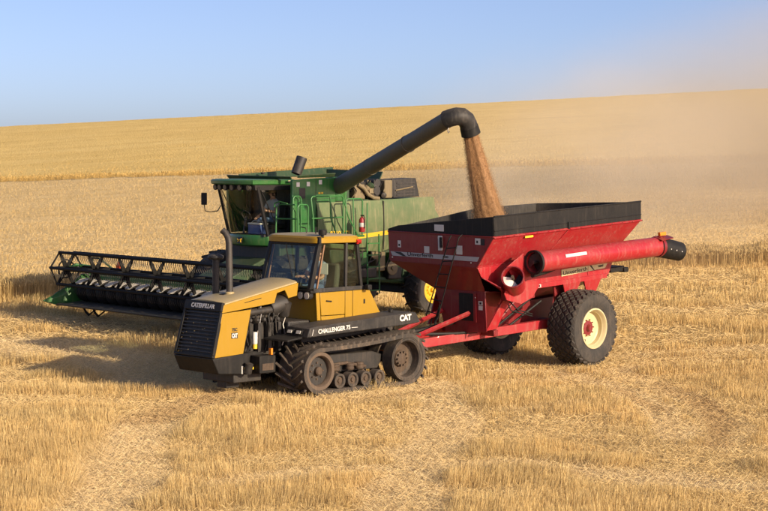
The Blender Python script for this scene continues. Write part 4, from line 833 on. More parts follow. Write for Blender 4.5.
# front side walls of the grain tank
for s in (1, -1):
    fw = MB().xz([(.985, 3.935), (.985, 2.42), (-.55, 2.42), (-.55, 4.0), (.15, 3.985)], s*1.40, s*1.50).build('tank_wall', M_GRN, CO, .02)
    MB().xz([(.165, 3.98), (.165, 2.45), (.145, 2.45), (.145, 3.98)], s*1.50, s*1.506).build('panel_seam', M_DGRN, fw)
    MB().xz([(.98, 3.40), (.98, 3.385), (-.54, 3.42), (-.54, 3.435)], s*1.50, s*1.508).build('panel_seam', M_DGRN, fw)
    MB().bb(.53, .75, s*1.50-.006, s*1.50+.006, 3.43, 3.72).build('inspection_window', M_DARK, fw, .004)
    for x, z in ((.79, 3.815), (.43, 3.825), (.0, 3.875)): MB().bb(x-.055, x+.055, s*1.503-.004, s*1.503+.004, z-.06, z+.06).build('sticker', M_WHT, fw)
    MB().bb(.0, .07, s*1.503-.004, s*1.503+.004, 3.55, 3.60).build('sticker', M_JDY, fw); MB().bb(-.10, -.03, s*1.503-.004, s*1.503+.004, 3.55, 3.60).build('sticker', M_JDY, fw)
    # rounded side shields, in two doors
    def shield(x0, x1, top0, top1, bot0, bot1, rear=None, nm='side_shield'):
        rings = []; n = 11
        for i in range(n):
            t = i/(n-1); a = []
            for j in range(9):
                q = j/8; x = lerp(x0, x1, q); zt = lerp(top0, top1, q); zb = lerp(bot0, bot1, q); z = lerp(zt, zb, t)
                if rear: x = lerp(x0, x1-(rear*(t**1.3 if t < .5 else .42+.0*t)) if False else x1, q)
                y = 1.47+.10*math.sin(math.pi*min(1, max(0, .1+.85*t)))**.7
                if rear and q > .8: y -= .12*((q-.8)/.2)**2; z = lerp(z, lerp(zt, zb, .5), .06*((q-.8)/.2)**2)
                a.append((x, s*y, z))
            rings.append(a)
        inner = [[(x, y-s*.05, z) for x, y, z in r] for r in rings]
        mb = MB(); mb.loft(rings, closed=False, cap=False); mb.loft(inner, closed=False, cap=False)
        o = mb.build(nm, M_GRND, CO); sol = None; return o
    s1 = shield(.14, -2.27, 3.31, 3.355, 2.10, 1.88)
    s2 = shield(-2.30, -4.40, 3.355, 3.44, 1.90, 2.35, .1)
    st = MB()
    def yst(x, z, x0, x1, t0, t1, b0, b1):
        q = (x-x0)/(x1-x0); zt = lerp(t0, t1, q); zb = lerp(b0, b1, q); t = (zt-z)/(zt-zb); return 1.47+.10*math.sin(math.pi*min(1, max(0, .1+.85*t)))**.7+.006
    for (xa, xb, args, par) in ((-.35, -2.25, (.14, -2.27, 3.31, 3.355, 2.10, 1.88), s1), (-2.32, -3.9, (-2.30, -4.40, 3.355, 3.44, 1.90, 2.35), s2)):
        ring = []
        for k in range(9):
            x = lerp(xa, xb, k/8); zc = 2.355+.095*(-1.53-x)/1.13*1.0; zz = [zc+.06, zc-.06]
            ring.append([(x, s*yst(x, z, *args), z) for z in zz])
        MB().loft(ring, closed=False, cap=False).build('yellow_stripe', M_JDY, par)
    MB().tube([(-2.285, s*1.56, 3.33), (-2.285, s*1.585, 2.6), (-2.285, s*1.57, 1.95)], .014, 6).build('shield_gap', M_DARK, CO)
    text('9760 STS', 'lettering', M_JDY, CO, (-.28, s*1.6, 2.42) if s > 0 else (-1.0, -1.6, 2.42), (-s, 0, 0), (0, 0, 1), .14, .003, .72, bold=.003)
# grain tank and extensions
MB().bb(-1.15, .38, -1.39, 1.39, 3.3, 3.9).build('grain_tank', M_DGRN, CO, .02)
cp('tank_extension', [(.50, -1.42, 3.98), (-3.0, -1.42, 3.98), (-3.0, -1.55, 4.26), (.55, -1.50, 4.06)], M_DGRN)
cp('tank_extension', [(.75, 1.42, 4.0), (-.55, 1.42, 4.02), (-.55, 1.5, 4.12), (.75, 1.5, 4.07)], M_DGRN)
cp('tank_extension', [(.93, -1.42, 3.94), (.93, 1.40, 3.96), (1.0, 1.44, 4.03), (.98, -1.48, 4.04)], M_DGRN)
cp('tank_extension', [(-2.62, -1.42, 3.9), (-2.62, 1.0, 3.9), (-2.75, 1.0, 4.15), (-2.75, -1.5, 4.2)], M_DGRN)
lt = MB().lathe([(.15, 0), (.16, .50), (.14, .50), (.13, 0)], (-.60, -.3, 4.08), (-.38, .05, .92), 20).build('loading_auger', M_DARK, CO)
MB().lathe([(0, 0), (.115, 0), (.115, .02), (0, .02)], (-.76, -.28, 4.43), (-.38, .05, .92), 18).build('auger_end', M_RUST, lt)
MB().lathe([(0, 0), (.05, 0), (.06, .03), (.05, .06), (0, .06)], (-.1, -1.2, 4.06), (0, 0, 1), 12).build('tank_sensor', M_DARK, CO)
# engine deck
MB().bb(-4.1, -.6, -1.3, 1.35, 3.28, 3.38).build('engine_deck', M_DGRN, CO, .01)
MB().bb(-2.4, -1.45, .3, 1.1, 3.38, 3.72).build('engine', M_DARK, CO, .04)
MB().bb(-1.75, -1.35, .95, 1.38, 3.38, 3.80).build('hydraulic_tank', M_TAN, CO, .03)
MB().bb(-2.75, -2.45, 1.0, 1.42, 3.40, 3.92).build('filter_housing', M_TAN, CO, .03)
MB().tube([(-1.45, 1.42, 3.80), (-1.62, 1.46, 3.70), (-1.78, 1.46, 3.52), (-2.0, 1.45, 3.42), (-2.2, 1.45, 3.40)], .055, 10).build('coolant_pipe', M_TAN, CO)
MB().lathe([(0, 0), (.17, 0), (.17, .05), (.12, .06), (.12, .10), (0, .10)], (-2.12, 1.36, 3.62), (0, 1, 0), 22).build('fan_pulley', M_DARK, CO)
MB().lathe([(0, 0), (.11, 0), (.11, .5), (0, .5)], (-2.2, .9, 3.84), (0, 1, 0), 16).build('air_cleaner', M_DARK, CO)
for i in range(12):
    x = -1.3-.12*i; MB().tube([(x, 1.3, 3.4), (x+random.uniform(-.1, .1), 1.40, 3.55+.1*random.random()), (x+random.uniform(-.15, .15), 1.36, 3.72+.2*random.random()), (x-.2, 1.2, 3.8+.1*random.random())], random.choice((.012, .018, .025)), 6).build('hose', random.choice((M_DARK, M_TAN, M_BLK, M_DARK)), CO)
rb = MB().xz([(-2.78, 3.93), (-2.78, 3.40), (-3.80, 3.44), (-3.66, 3.97)], .75, 1.42).build('radiator_housing', M_GRY, CO, .02)
for k in range(5): MB().xz([(-2.90, 3.84-.085*k), (-2.90, 3.80-.085*k), (-3.6, 3.82-.085*k), (-3.6, 3.86-.085*k)], 1.42, 1.435).build('louver', M_DARK, rb)
MB().tube([(-2.85, 1.44, 3.62), (-3.5, 1.46, 3.72)], .02, 6).build('grab_rail', M_TAN, rb)
MB().tube([(-2.76, 1.40, 3.95), (-2.76, 1.40, 3.44)], .03, 8).build('frame_post', M_DARK, CO)
MB().tube([(-2.1, .3, 3.85), (-2.1, .3, 4.15), (-2.15, .3, 4.2)], .05, 10).build('muffler_stack', M_DARK, CO)
for k in range(22):
    x = random.uniform(-2.7, -1.2); z = random.uniform(3.42, 3.82); y = random.uniform(.9, 1.38); m_ = random.choice((M_TAN, M_DARK, M_DARK, M_DGRN, M_RUST))
    if k % 3: MB().box((x, y, z), (random.uniform(.08, .3), random.uniform(.06, .2), random.uniform(.08, .3)), (0, random.uniform(-.2, .2), 0)).build('engine_bracket', m_, CO, .01)
    else: MB().lathe([(0, 0), (.07, 0), (.08, .02), (.08, .2), (0, .22)], (x, y, z), (random.uniform(-1, 1), .6, random.uniform(-.3, 1)), 14).build('canister', m_, CO)
# tail
MB().xz([(-3.6, 3.35), (-4.35, 3.40), (-4.95, 2.6), (-4.9, 1.7), (-4.2, 1.4), (-3.6, 1.6)], -1.25, 1.25).build('straw_hood', M_GRND, CO, .05)
MB().bb(-4.9, -4.3, -.9, .9, .9, 1.5).build('straw_chopper', M_DARK, CO, .04)
MB().bb(-4.25, -3.85, -1.45, 1.45, .58, .80).build('rear_axle', M_DARK, CO, .03)
MB().xz([(-3.3, 1.6), (-3.7, .8), (-4.2, .8), (-4.4, 1.6)], -.7, .7).build('axle_mount', M_DARK, CO, .03)
for s in (1, -1):
    MB().tube([(-1.0, s*1.2, 1.2), (-3.9, s*1.2, .95)], .09, 8).build('side_rail', M_DGRN, CO)
    for k, (x, z, w, h, m) in enumerate(((-1.6, 1.75, .5, .5, M_GRN), (-2.35, 1.6, .35, .55, M_TAN), (-3.0, 1.62, .5, .45, M_GRN), (-1.9, 1.3, .6, .3, M_DARK), (-2.9, 1.25, .5, .35, M_DARK), (-.8, 1.7, .7, .6, M_DGRN))):
        MB().box((x, s*1.26, z), (w, .25, h)).build('drive_cover', m, CO, .03)
    for x, z, r in ((-1.15, 1.55, .24), (-2.1, 1.85, .17), (-2.75, 1.4, .2)): MB().lathe([(0, 0), (r, 0), (r, .04), (r*.8, .05), (r*.3, .05), (r*.3, .09), (0, .09)], (x, s*1.40, z), (0, s, 0), 22).build('belt_pulley', M_TAN, CO)
    MB().tube([(-1.15, s*1.44, 1.79), (-2.1, s*1.44, 2.02)], .02, 5).build('drive_belt', M_DARK, CO); MB().tube([(-1.15, s*1.44, 1.31), (-2.1, s*1.44, 1.68)], .02, 5).build('drive_belt', M_DARK, CO)
    for i in range(5): MB().tube([(-1.2-.35*i, s*1.42, 2.2), (-1.25-.35*i, s*1.45, 1.8), (-1.1-.35*i, s*1.4, 1.4)], .018, 6).build('hose', M_DARK, CO)
    tyre(CO, (-3.98, s*1.60, .74), s, .74, .60, .36, M_JDY, M_JDY, 0, dish=.16, hubr=.09)
    tyre(CO, (1.0, s*1.55, .95), s, .95, .72, .50, M_JDY, M_JDY, 0, dish=.2)
MB().bb(.85, 1.15, -1.3, 1.3, .80, 1.1).build('front_axle', M_DARK, CO, .03)
def bar_tread(parent, c, s, ro, wd, n):
    lm = MB(); lm.add([(-.03, 0, -.02), (.03, 0, -.02), (.16, wd*.5, -.05), (.09, wd*.5, -.05), (-.02, 0, .035), (.02, 0, .035), (.145, wd*.49, .015), (.10, wd*.49, .015)], [(0, 1, 2, 3), (4, 5, 6, 7), (0, 1, 5, 4), (1, 2, 6, 5), (2, 3, 7, 6), (3, 0, 4, 7)])
    me = lm.mesh('tread_bar', 0); me.materials.append(M_RUB); me2 = me.copy()
    for v in me2.vertices: v.co.y *= -1
    for k in range(n):
        for h, mm in ((0, me), (.5, me2)):
            a = (k+h)*2*math.pi/n; o = bpy.data.objects.new('tread_bar', mm); COL.objects.link(o); o.parent = parent
            o.matrix_local = Matrix.Translation(V3(c)+Vector((math.sin(a), 0, math.cos(a)))*ro*.985) @ Matrix.Rotation(a, 4, 'Y')
for w_ in [o for o in CO.children if o.name.startswith('wheel') and not o.name.startswith('wheel_disc')]:
    cx = np.array([v.co for v in w_.data.vertices]).mean(0); big = cx[0] > 0
    bar_tread(w_, cx, 1, .95 if big else .74, .72 if big else .6, 20 if big else 17)
# cab
def cab_x(y, z):   # curved windscreen that leans forward at the top
    return lerp(1.34, 1.70, (z-2.45)/1.25)+.28*(1-(y/.88)**2)
ws = []
for i in range(7):
    z = lerp(2.42, 3.70, i/6); ws.append([(cab_x(y, z), y, z) for y in [lerp(-.87, .87, k/12) for k in range(13)]])
MB().loft(ws, closed=False, cap=False).build('windscreen', M_GLS2, CO)
for s in (1, -1):
    MB().tube([(1.70, s*.88, 3.74), (1.335, s*.88, 2.40)], [.055, .05], 8).build('front_pillar', M_BLK, CO)
    MB().xz([(.56, 3.75), (.66, 2.40), (.54, 2.40), (.44, 3.75)], s*.85, s*.92).build('rear_pillar', M_BLK, CO, .01)
    MB().xz([(1.66, 3.70), (1.31, 2.42), (.62, 2.42), (.52, 3.70)], s*.878, s*.884).build('door_glass', M_GLS2, CO)
    MB().tube([(1.60, s*.90, 3.66), (1.22, s*.90, 3.0), (1.0, s*.90, 2.5)], .014, 6).build('door_frame', M_BLK, CO)
    MB().tube([(.64, s*.92, 3.55), (.62, s*.99, 3.5), (.62, s*.99, 3.2), (.64, s*.92, 3.15)], .014, 6).build('door_handle', M_BLK, CO)
cr = []
for z, g_ in ((3.80, 0.), (3.83, .035), (3.90, .04), (3.935, 0), (3.95, -.12)):
    ring = [(.42, -.92-g_, z), (.42, .92+g_, z)]
    for k in range(13): y = lerp(.92+g_, -.92-g_, k/12); ring.append((1.88+g_+.18*(1-(y/.96)**2), y, z))
    cr.append(ring)
MB().loft(cr).build('cab_roof', M_GRN, CO)
vz = []
for z, g_ in ((3.66, -.03), (3.80, -.01)):
    ring = [(.45, -.9, z), (.45, .9, z)]
    for k in range(13): y = lerp(.9, -.9, k/12); ring.append((1.80+g_+.18*(1-(y/.96)**2), y, z))
    vz.append(ring)
VZ = MB().loft(vz).build('roof_visor', M_BLK, CO)
for k in range(6):
    y = lerp(-.78, .74, k/5); x = 1.80+.18*(1-(y/.96)**2)
    wl = MB().lathe([(0, 0), (.075, 0), (.085, .03), (.085, .07), (0, .07)], (x-.02, y, 3.725), (1, -.0, -.1), 14).build('work_light', M_GRY, CO); MB().lathe([(0, .0), (.068, 0), (.068, .008), (0, .008)], (x+.05, y, 3.72), (1, 0, -.1), 14).build('lens', M_TAN, wl)  # lenses coloured tan, not lamp glass, to put visor shade in the colour
MB().bb(.50, .70, .93, .965, 3.87, 3.92).build('roof_marker', M_CREAM, CO)
cb = []
for z, g_ in ((2.10, -.14), (2.14, -.05), (2.36, 0), (2.42, -.02)):
    ring = [(.5, -.88, z), (.5, .88, z)]
    for k in range(13): y = lerp(.9, -.9, k/12); ring.append((1.36+g_+.29*(1-(y/.9)**2), y, z))
    cb.append(ring)
CBB = MB().loft(cb).build('cab_base', M_GRN, CO, .01)
eb = MB().box((1.68, .06, 2.27), (.012, .20, .17), (0, -.22, .05)).build('emblem', M_BLT, CBB)
MB().tube([(1.70, -.01, 2.22), (1.70, .02, 2.27), (1.70, .08, 2.29), (1.70, .12, 2.26), (1.70, .15, 2.32)], .013, 5).build('leaping_deer_mark', M_JDY, CBB)
MB().tube([(1.70, .02, 2.27), (1.70, -.03, 2.30)], .010, 5).build('leaping_deer_mark', M_JDY, CBB); MB().tube([(1.70, .11, 2.27), (1.70, .13, 2.21)], .010, 5).build('leaping_deer_mark', M_JDY, CBB)
MB().bb(.5, 1.3, -.85, .85, 1.7, 2.12).build('cab_mount', M_DARK, CO, .03)
MB().bb(.5, 1.45, -.85, .85, 2.38, 2.43).build('cab_floor', M_DARK, CO)
MB().bb(.44, .50, -.87, .87, 2.40, 3.75).build('cab_rear_wall', M_DARK, CO)
MB().box((.72, .42, 2.64), (.45, .5, .15)).build('driver_seat', M_DARK, CO, .04); MB().box((.54, .42, 2.98), (.10, .48, .6), (0, -.08, 0)).build('seat_back', M_DARK, CO, .04)
sw = MB().tube([(1.32+.07*math.cos(a), -.1+.19*math.sin(a), 2.93+.14*math.cos(a)) for a in [2*math.pi*k/18 for k in range(18)]], .015, 6, closed=True).build('steering_wheel', M_DARK, CO)
MB().tube([(1.42, -.1, 2.45), (1.33, -.1, 2.92)], .035, 8).build('steering_column', M_DARK, sw)
MB().box((1.3, .62, 2.9), (.06, .16, .2), (0, 0, -.4)).build('monitor', M_DARK, CO, .01)
# mirror on its arm at the far front corner, and one near the door
for s in (-1,):
    mr = MB().tube([(1.72, s*.9, 3.05), (1.80, s*1.12, 3.02), (1.88, s*1.28, 3.04), (1.90, s*1.30, 3.25)], .014, 6).build('mirror_arm', M_BLK, CO); MB().box((1.90, s*1.30, 3.38), (.06, .18, .34), (0, 0, .3)).build('mirror', M_BLK, mr, .02)
    MB().tube([(1.72, s*.9, 3.05), (1.62, s*.9, 3.2)], .014, 6).build('arm_brace', M_BLK, mr)
# platform, rails and ladder on the left
PLF = MB().bb(-1.15, 1.2, 1.50, 2.05, 2.36, 2.42).build('platform', M_GRN, CO, .01)
def rail(pts, r=.020): MB().tube(pts, r, 8).build('handrail', M_GRNR, CO)
Yr = 1.98
def hoop(x0, x1, z0, z1, y=Yr, lean=0.): 
    rr = .07; pts = [(x0, y, z0), (x0+lean*.3, y, (z0+z1)/2), (x0+lean, y, z1-rr), (x0+lean-rr*.4, y, z1-rr*.3), (x0+lean-rr, y, z1), (x1+rr, y, z1), (x1+rr*.4, y, z1-rr*.3), (x1, y, z1-rr), (x1, y, z0)]; rail(pts)
hoop(1.18, .82, 2.42, 3.28); hoop(1.05, .78, 2.42, 3.50, 1.62); hoop(.62, -.42, 2.42, 3.50, 1.98, .1); rail([(.05, Yr, 3.50), (.02, Yr, 2.9), (-.2, Yr, 2.42)]); rail([(-.42, Yr, 3.44), (-.62, Yr, 2.9), (-.95, Yr, 2.42)])
hoop(-.52, -1.12, 2.42, 3.42); rail([(.70, Yr, 2.9), (-.42, Yr, 2.92)]); rail([(-.78, Yr, 3.42), (-.82, Yr, 2.42)]); rail([(1.2, 1.55, 3.3), (1.2, 1.2, 3.35), (1.2, 1.0, 3.3), (1.2, .98, 3.2)])
rail([(1.2, 1.9, 3.28), (1.2, 1.3, 3.28), (1.22, 1.1, 3.22), (1.22, 1.08, 2.45)]); rail([(1.2, 1.95, 2.9), (1.22, 1.1, 2.88)])
LDR = MB().tube([(-1.28, 2.0, 2.42), (-1.30, 2.02, .75)], .022, 7)
LDR.tube([(-1.72, 2.0, 2.42), (-1.74, 2.02, .75)], .022, 7); LDR.tube([(-1.28, 2.0, 2.42), (-1.28, 2.0, 3.3)], .02, 7); LDR = LDR.build('boarding_ladder', M_GRNR, CO)
for k in range(5): MB().box((-1.51, 2.01, .85+.33*k), (.44, .10, .03)).build('step', M_GRNR, LDR)
# unloading auger: swivel, tube, elbow, rubber spout
A0 = Vector((-.75, 1.25, 3.70)); A1 = Vector((.32, 6.95, 5.56))
da = (A1-A0).normalized()
AU = MB().tube([A0, A0.lerp(A1, .33), A0.lerp(A1, .66), A1], [.235, .225, .215, .21], 28).build('unloading_auger', M_AUG, CO)
for t in (.33, .66): MB().lathe([(.232, -.03), (.232, .03), (.20, .03), (.20, -.03)], A0.lerp(A1, t), da, 28).build('tube_band', M_AUG, AU)
MB().lathe([(.0, -.3), (.26, -.3), (.28, -.1), (.28, .3), (.24, .36), (0, .36)], A0+Vector((0, 0, -.05)), (0, 0, 1), 24).build('swivel', M_GRN, AU)
MB().bb(-1.05, -.56, .9, 1.42, 3.3, 3.72).build('auger_mount', M_GRN, AU, .02)
kn = [Vector(p) for p in ((.34, 6.83, 5.53), (.30, 6.98, 5.575), (.20, 7.08, 5.61), (.06, 7.13, 5.60), (-.07, 7.14, 5.53), (-.16, 7.13, 5.42), (-.22, 7.12, 5.30))]
EL = MB().tube(kn, [.222, .225, .228, .23, .228, .226, .225], 24, cap=False).build('elbow', M_GRY, AU)
MB().tube([(-.19, 7.125, 5.36), (-.22, 7.12, 5.30), (-.28, 7.11, 5.17)], [.235, .24, .25], 24, cap=False).build('spout', M_BLK, AU)
hk = A1-da*.05+Vector((0, 0, -.24)); MB().tube([hk+Vector((0, 0, .05)), hk, hk+Vector((.03, .0, -.06)), hk+Vector((.0, 0, -.11)), hk+Vector((-.04, 0, -.07))], .014, 6).build('hanging_hook', M_STEEL, AU)
# feeder house
MB().xz([(.9, 1.95), (2.95, 1.12), (2.95, .42), (.9, 1.1)], -.72, .72).build('feeder_house', M_DGRN, CO, .03)
for s in (1, -1): MB().tube([(.95, s*.8, .95), (2.4, s*.8, .62)], .06, 10).build('lift_cylinder', M_STEEL, CO)
# ================================================================ HEADER
HD = empty('grain_header', T_CO, 'wide black and green grain header with a finger reel, on the front of the combine', 'header')
HY = 5.39
def hp_(name, pts, mat, th=.03, bev=.006, par=None): return MB().plate(pts, th).build(name, mat, par or HD, bev)
hp_('back_sheet', [(3.02, -HY, .40), (3.02, HY, .40), (2.98, HY, 1.22), (2.98, -HY, 1.22)], M_GRN)
MB().bb(2.85, 2.97, -HY, HY, 1.10, 1.26).build('top_beam', M_GRN, HD, .01); MB().bb(2.85, 3.0, -HY, HY, .30, .46).build('bottom_beam', M_DGRN, HD, .01)
hp_('floor_pan', [(3.0, -HY, .36), (3.0, HY, .36), (4.08, HY, .27), (4.08, -HY, .27)], M_STEEL, .03)
CB = MB().xz([(4.02, .25), (4.02, .31), (4.20, .31), (4.24, .27), (4.16, .24)], -HY, HY).build('cutter_bar', M_TAN, HD, .004)
gd = MB()
for k in range(140):
    y = lerp(-HY+.05, HY-.05, k/139); gd.add([(4.18, y-.018, .30), (4.18, y+.018, .30), (4.18, y, .25), (4.34, y, .29)], [(0, 1, 2), (0, 1, 3), (1, 2, 3), (2, 0, 3)])
gd = gd.build('knife_guards', M_STEEL, CB, 0, 0); gd['kind'] = 'stuff'
# cross auger: dark drums, cream caps painting in the sunlit tops of the flights
na = 20; pit = 2*(HY-.25)/na
AXLE = MB().tube([(3.46, -HY+.05, .62), (3.46, HY-.05, .62)], .10, 14).build('auger_core', M_DARK, HD)
dm_ = MB().lathe([(.20, -pit*.49), (.255, -pit*.36), (.272, -.08), (.27, .1), (.24, pit*.40), (.20, pit*.49)], (0, 0, 0), (0, 1, 0), 26, False).mesh('auger_drum'); dm_.materials.append(M_REEL)
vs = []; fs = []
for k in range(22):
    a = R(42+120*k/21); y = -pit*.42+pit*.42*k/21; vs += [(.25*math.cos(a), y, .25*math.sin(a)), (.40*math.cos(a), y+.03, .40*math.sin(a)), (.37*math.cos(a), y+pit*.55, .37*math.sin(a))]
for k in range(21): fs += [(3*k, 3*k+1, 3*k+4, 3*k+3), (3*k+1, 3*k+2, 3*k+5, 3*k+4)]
fm_ = MB().add(vs, fs).mesh('sunlit_flight_cap'); fm_.materials.append(M_CAP)
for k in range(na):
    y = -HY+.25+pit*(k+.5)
    for nm, me in (('auger_drum', dm_), ('sunlit_flight_cap', fm_)):
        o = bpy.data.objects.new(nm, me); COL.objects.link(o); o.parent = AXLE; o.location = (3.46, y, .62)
# end dividers
for s in (1, -1):
    MB().xz([(2.85, .32), (2.85, 1.15), (3.3, 1.12), (3.75, .80), (4.15, .62), (4.42, .43), (4.15, .22), (3.3, .20)], s*HY, s*(HY+.06)).build('end_shield', M_GRN, HD, .015)
    rings = []
    for x, hw, zb, zt in ((3.3, .10, .22, .95), (3.8, .11, .22, .75), (4.2, .09, .26, .58), (4.5, .04, .34, .46), (4.62, .01, .38, .41)): rings.append([(x, s*HY+q*hw, z) for q, z in ((-1, zb), (1, zb), (1, lerp(zb, zt, .7)), (0, zt), (-1, lerp(zb, zt, .7)))])
    MB().loft(rings).build('divider_point', M_GRN, HD, .01)
    MB().tube([(2.95, s*(HY-.12), 1.30), (3.6, s*(HY-.10), 1.40), (3.87, s*(HY-.08), 1.29)], .045, 8).build('reel_arm', M_GRN, HD)
    MB().tube([(3.0, s*(HY-.15), .95), (3.55, s*(HY-.12), 1.34)], .03, 8).build('reel_lift_ram', M_STEEL, HD)
# reel
RCX, RCZ, RR = 3.87, 1.29, .53; angs = [65, 5, -55, -115, 175, 120]
RL = MB().tube([(RCX, -HY+.04, RCZ), (RCX, HY-.04, RCZ)], .075, 16).build('reel', M_REEL, HD)
for a in angs:
    bx_, bz_ = RCX+RR*math.cos(R(a)), RCZ+RR*math.sin(R(a))
    MB().tube([(bx_, -HY+.02, bz_), (bx_, HY-.02, bz_)], .044, 8).build('bat', M_REEL, RL)
    tn = MB()
    for k in range(106):
        y = -HY+.06+k*.1016; tn.tube([(bx_, y, bz_), (bx_+.02, y, bz_-.12), (bx_-.02, y+.01, bz_-.24)], .008, 3, cap=False)
    tn = tn.build('tines', M_DARK, RL); tn['kind'] = 'stuff'
spm = MB()
for i, a in enumerate(angs):
    ca, sa = math.cos(R(a)), math.sin(R(a)); t = Vector((-sa, 0, ca)); c = Vector((ca, 0, sa))
    spm.prism([c*.05-t*.075+Vector((0, -.02, 0)), c*.05+t*.075+Vector((0, -.02, 0)), c*RR+t*.03+Vector((0, -.02, 0)), c*RR-t*.03+Vector((0, -.02, 0))], (0, .04, 0))
spm = spm.mesh('reel_spider', 0); spm.materials.append(M_REEL)
for k in range(8):
    y = -HY+.06+k*(2*HY-.12)/7; o = bpy.data.objects.new('reel_spider', spm); COL.objects.link(o); o.parent = RL; o.location = (RCX, y, RCZ)
for s in (1, -1):   # ring at each end of the reel
    MB().tube([(RCX+RR*math.cos(R(a)), s*(HY-.03), RCZ+RR*math.sin(R(a))) for a in angs], .028, 6, closed=True).build('end_ring', M_REEL, RL)
    MB().tube([(RCX+RR*.5*math.cos(R(a)), s*(HY-.03), RCZ+RR*.5*math.sin(R(a))) for a in range(0, 360, 30)], .022, 6, closed=True).build('end_ring', M_REEL, RL)
rf_ = MB().plate([(3.0, -4.04, 1.25), (3.0, -3.86, 1.25), (3.0, -3.84, 1.42), (3.0, -3.95, 1.52), (3.0, -4.06, 1.42)], .05).build('orange_marker', M_ORD, HD, .01)
MB().tube([(2.95, -3.95, 1.2), (2.97, -3.95, 1.45)], .02, 6).build('marker_stalk', M_BLK, HD)
for y in (-4.95, -4.45):   # parking legs hanging under the pan
    lg = MB().tube([(3.55, y-.1, .30), (3.58, y+.16, .06), (3.6, y+.36, -.02)], .035, 6).build('stand_leg', M_BLK, HD); MB().tube([(3.6, y+.36, -.02), (3.55, y+.62, .14), (3.5, y+.75, .30)], .022, 6).build('leg_stay', M_BLK, lg)
MB().tube([(3.2, -5.0, 1.25), (3.4, -4.7, 1.62), (3.42, -4.3, 1.62), (3.1, -4.0, 1.28)], .03, 8).build('hydraulic_hose', M_DGRN, HD)
# ================================================================ PEOPLE AND LOOSE THINGS
def person(label, M, J, mats, cap_mat):
    """J: joint name -> (x, y, z, radius); one skinned body, facing +x, origin at the hips"""
    names = list(J); ix = {n: i for i, n in enumerate(names)}
    edges = [(a, b) for a, b in (('hip', 'waist'), ('waist', 'chest'), ('chest', 'collar'), ('collar', 'neck'), ('neck', 'head'), ('head', 'crown'), ('head', 'nose'))]
    for s in 'lr':
        edges += [('collar', 'sh'+s), ('sh'+s, 'el'+s), ('el'+s, 'wr'+s), ('wr'+s, 'pa'+s), ('hip', 'hp'+s), ('hp'+s, 'kn'+s), ('kn'+s, 'an'+s), ('an'+s, 'to'+s)]
        edges += [('pa'+s, 'f%d%s' % (k, s)) for k in range(4)]+[('f%d%s' % (k, s), 'g%d%s' % (k, s)) for k in range(4)]+[('wr'+s, 'th'+s), ('th'+s, 'ti'+s)]
    me = bpy.data.meshes.new('tmp'); me.from_pydata([J[n][:3] for n in names], [(ix[a], ix[b]) for a, b in edges], []); ob = bpy.data.objects.new('tmp', me); COL.objects.link(ob)
    md = ob.modifiers.new('skin', 'SKIN')
    for i, n in enumerate(names): sv = me.skin_vertices[0].data[i]; r = J[n][3]; sv.radius = (r, r) if n not in ('chest', 'waist', 'hip') else (r*1.25, r*.85); sv.use_root = (n == 'hip')
    ss = ob.modifiers.new('sub', 'SUBSURF'); ss.levels = 2; ss.render_levels = 2
    dg = bpy.context.evaluated_depsgraph_get(); dg.update(); bm_ = bpy.data.meshes.new_from_object(ob.evaluated_get(dg)); bpy.data.objects.remove(ob)
    bm_.name = 'body'; bm_.materials.clear()
    for m in mats: bm_.materials.append(m)
    P = [Vector(J[n][:3]) for n in names]
    kind = {}
    for n in names:
        kind[n] = 0 if n in ('neck', 'head', 'crown', 'nose') or n[:2] in ('wr', 'pa', 'th', 'ti') or n[0] in 'fg' or (n[:2] == 'el') else 2 if n[:2] in ('hp', 'kn') or n == 'hip' else 3 if n[:2] in ('an', 'to') else 1
    for p in bm_.polygons:
        c = p.center; j = min(range(len(P)), key=lambda i: (P[i]-c).length-J[names[i]][3]*.5); p.material_index = kind[names[j]]; p.use_smooth = True
    root = empty('person', M, label, 'person'); b = bpy.data.objects.new('body', bm_); COL.objects.link(b); b.parent = root
    h = Vector(J['head'][:3])
    MB().lathe([(.104, 0), (.107, .03), (.098, .075), (.06, .11), (0, .122)], h+Vector((-.012, 0, .035)), (0, 0, 1), 20, False).build('cap', cap_mat, root)
    MB().plate([h+Vector((.06, -.085, .05)), h+Vector((.06, .085, .05)), h+Vector((.17, .05, .035)), h+Vector((.19, 0, .033)), h+Vector((.17, -.05, .035))], .012).build('cap_brim', cap_mat, root)
    MB().lathe([(.10, 0), (.106, .05), (.104, .09), (.06, .10), (.05, 0)], h+Vector((-.035, 0, -.045)), (0, 0, 1), 18).build('hair', M_HAIR, root)
    for s in (1, -1):
        MB().lathe([(0, 0), (.011, .002), (.012, .006), (0, .010)], h+Vector((.098, s*.036, .008)), (1, 0, 0), 8).build('eye', M_HAIR, root); MB().box(h+Vector((.0, s*.108, -.005)), (.045, .022, .06)).build('ear', M_SKIN, root, .01)
    MB().box(h+Vector((.098, 0, -.062)), (.012, .05, .010)).build('mouth', M_DRED, root, .003)
    return root
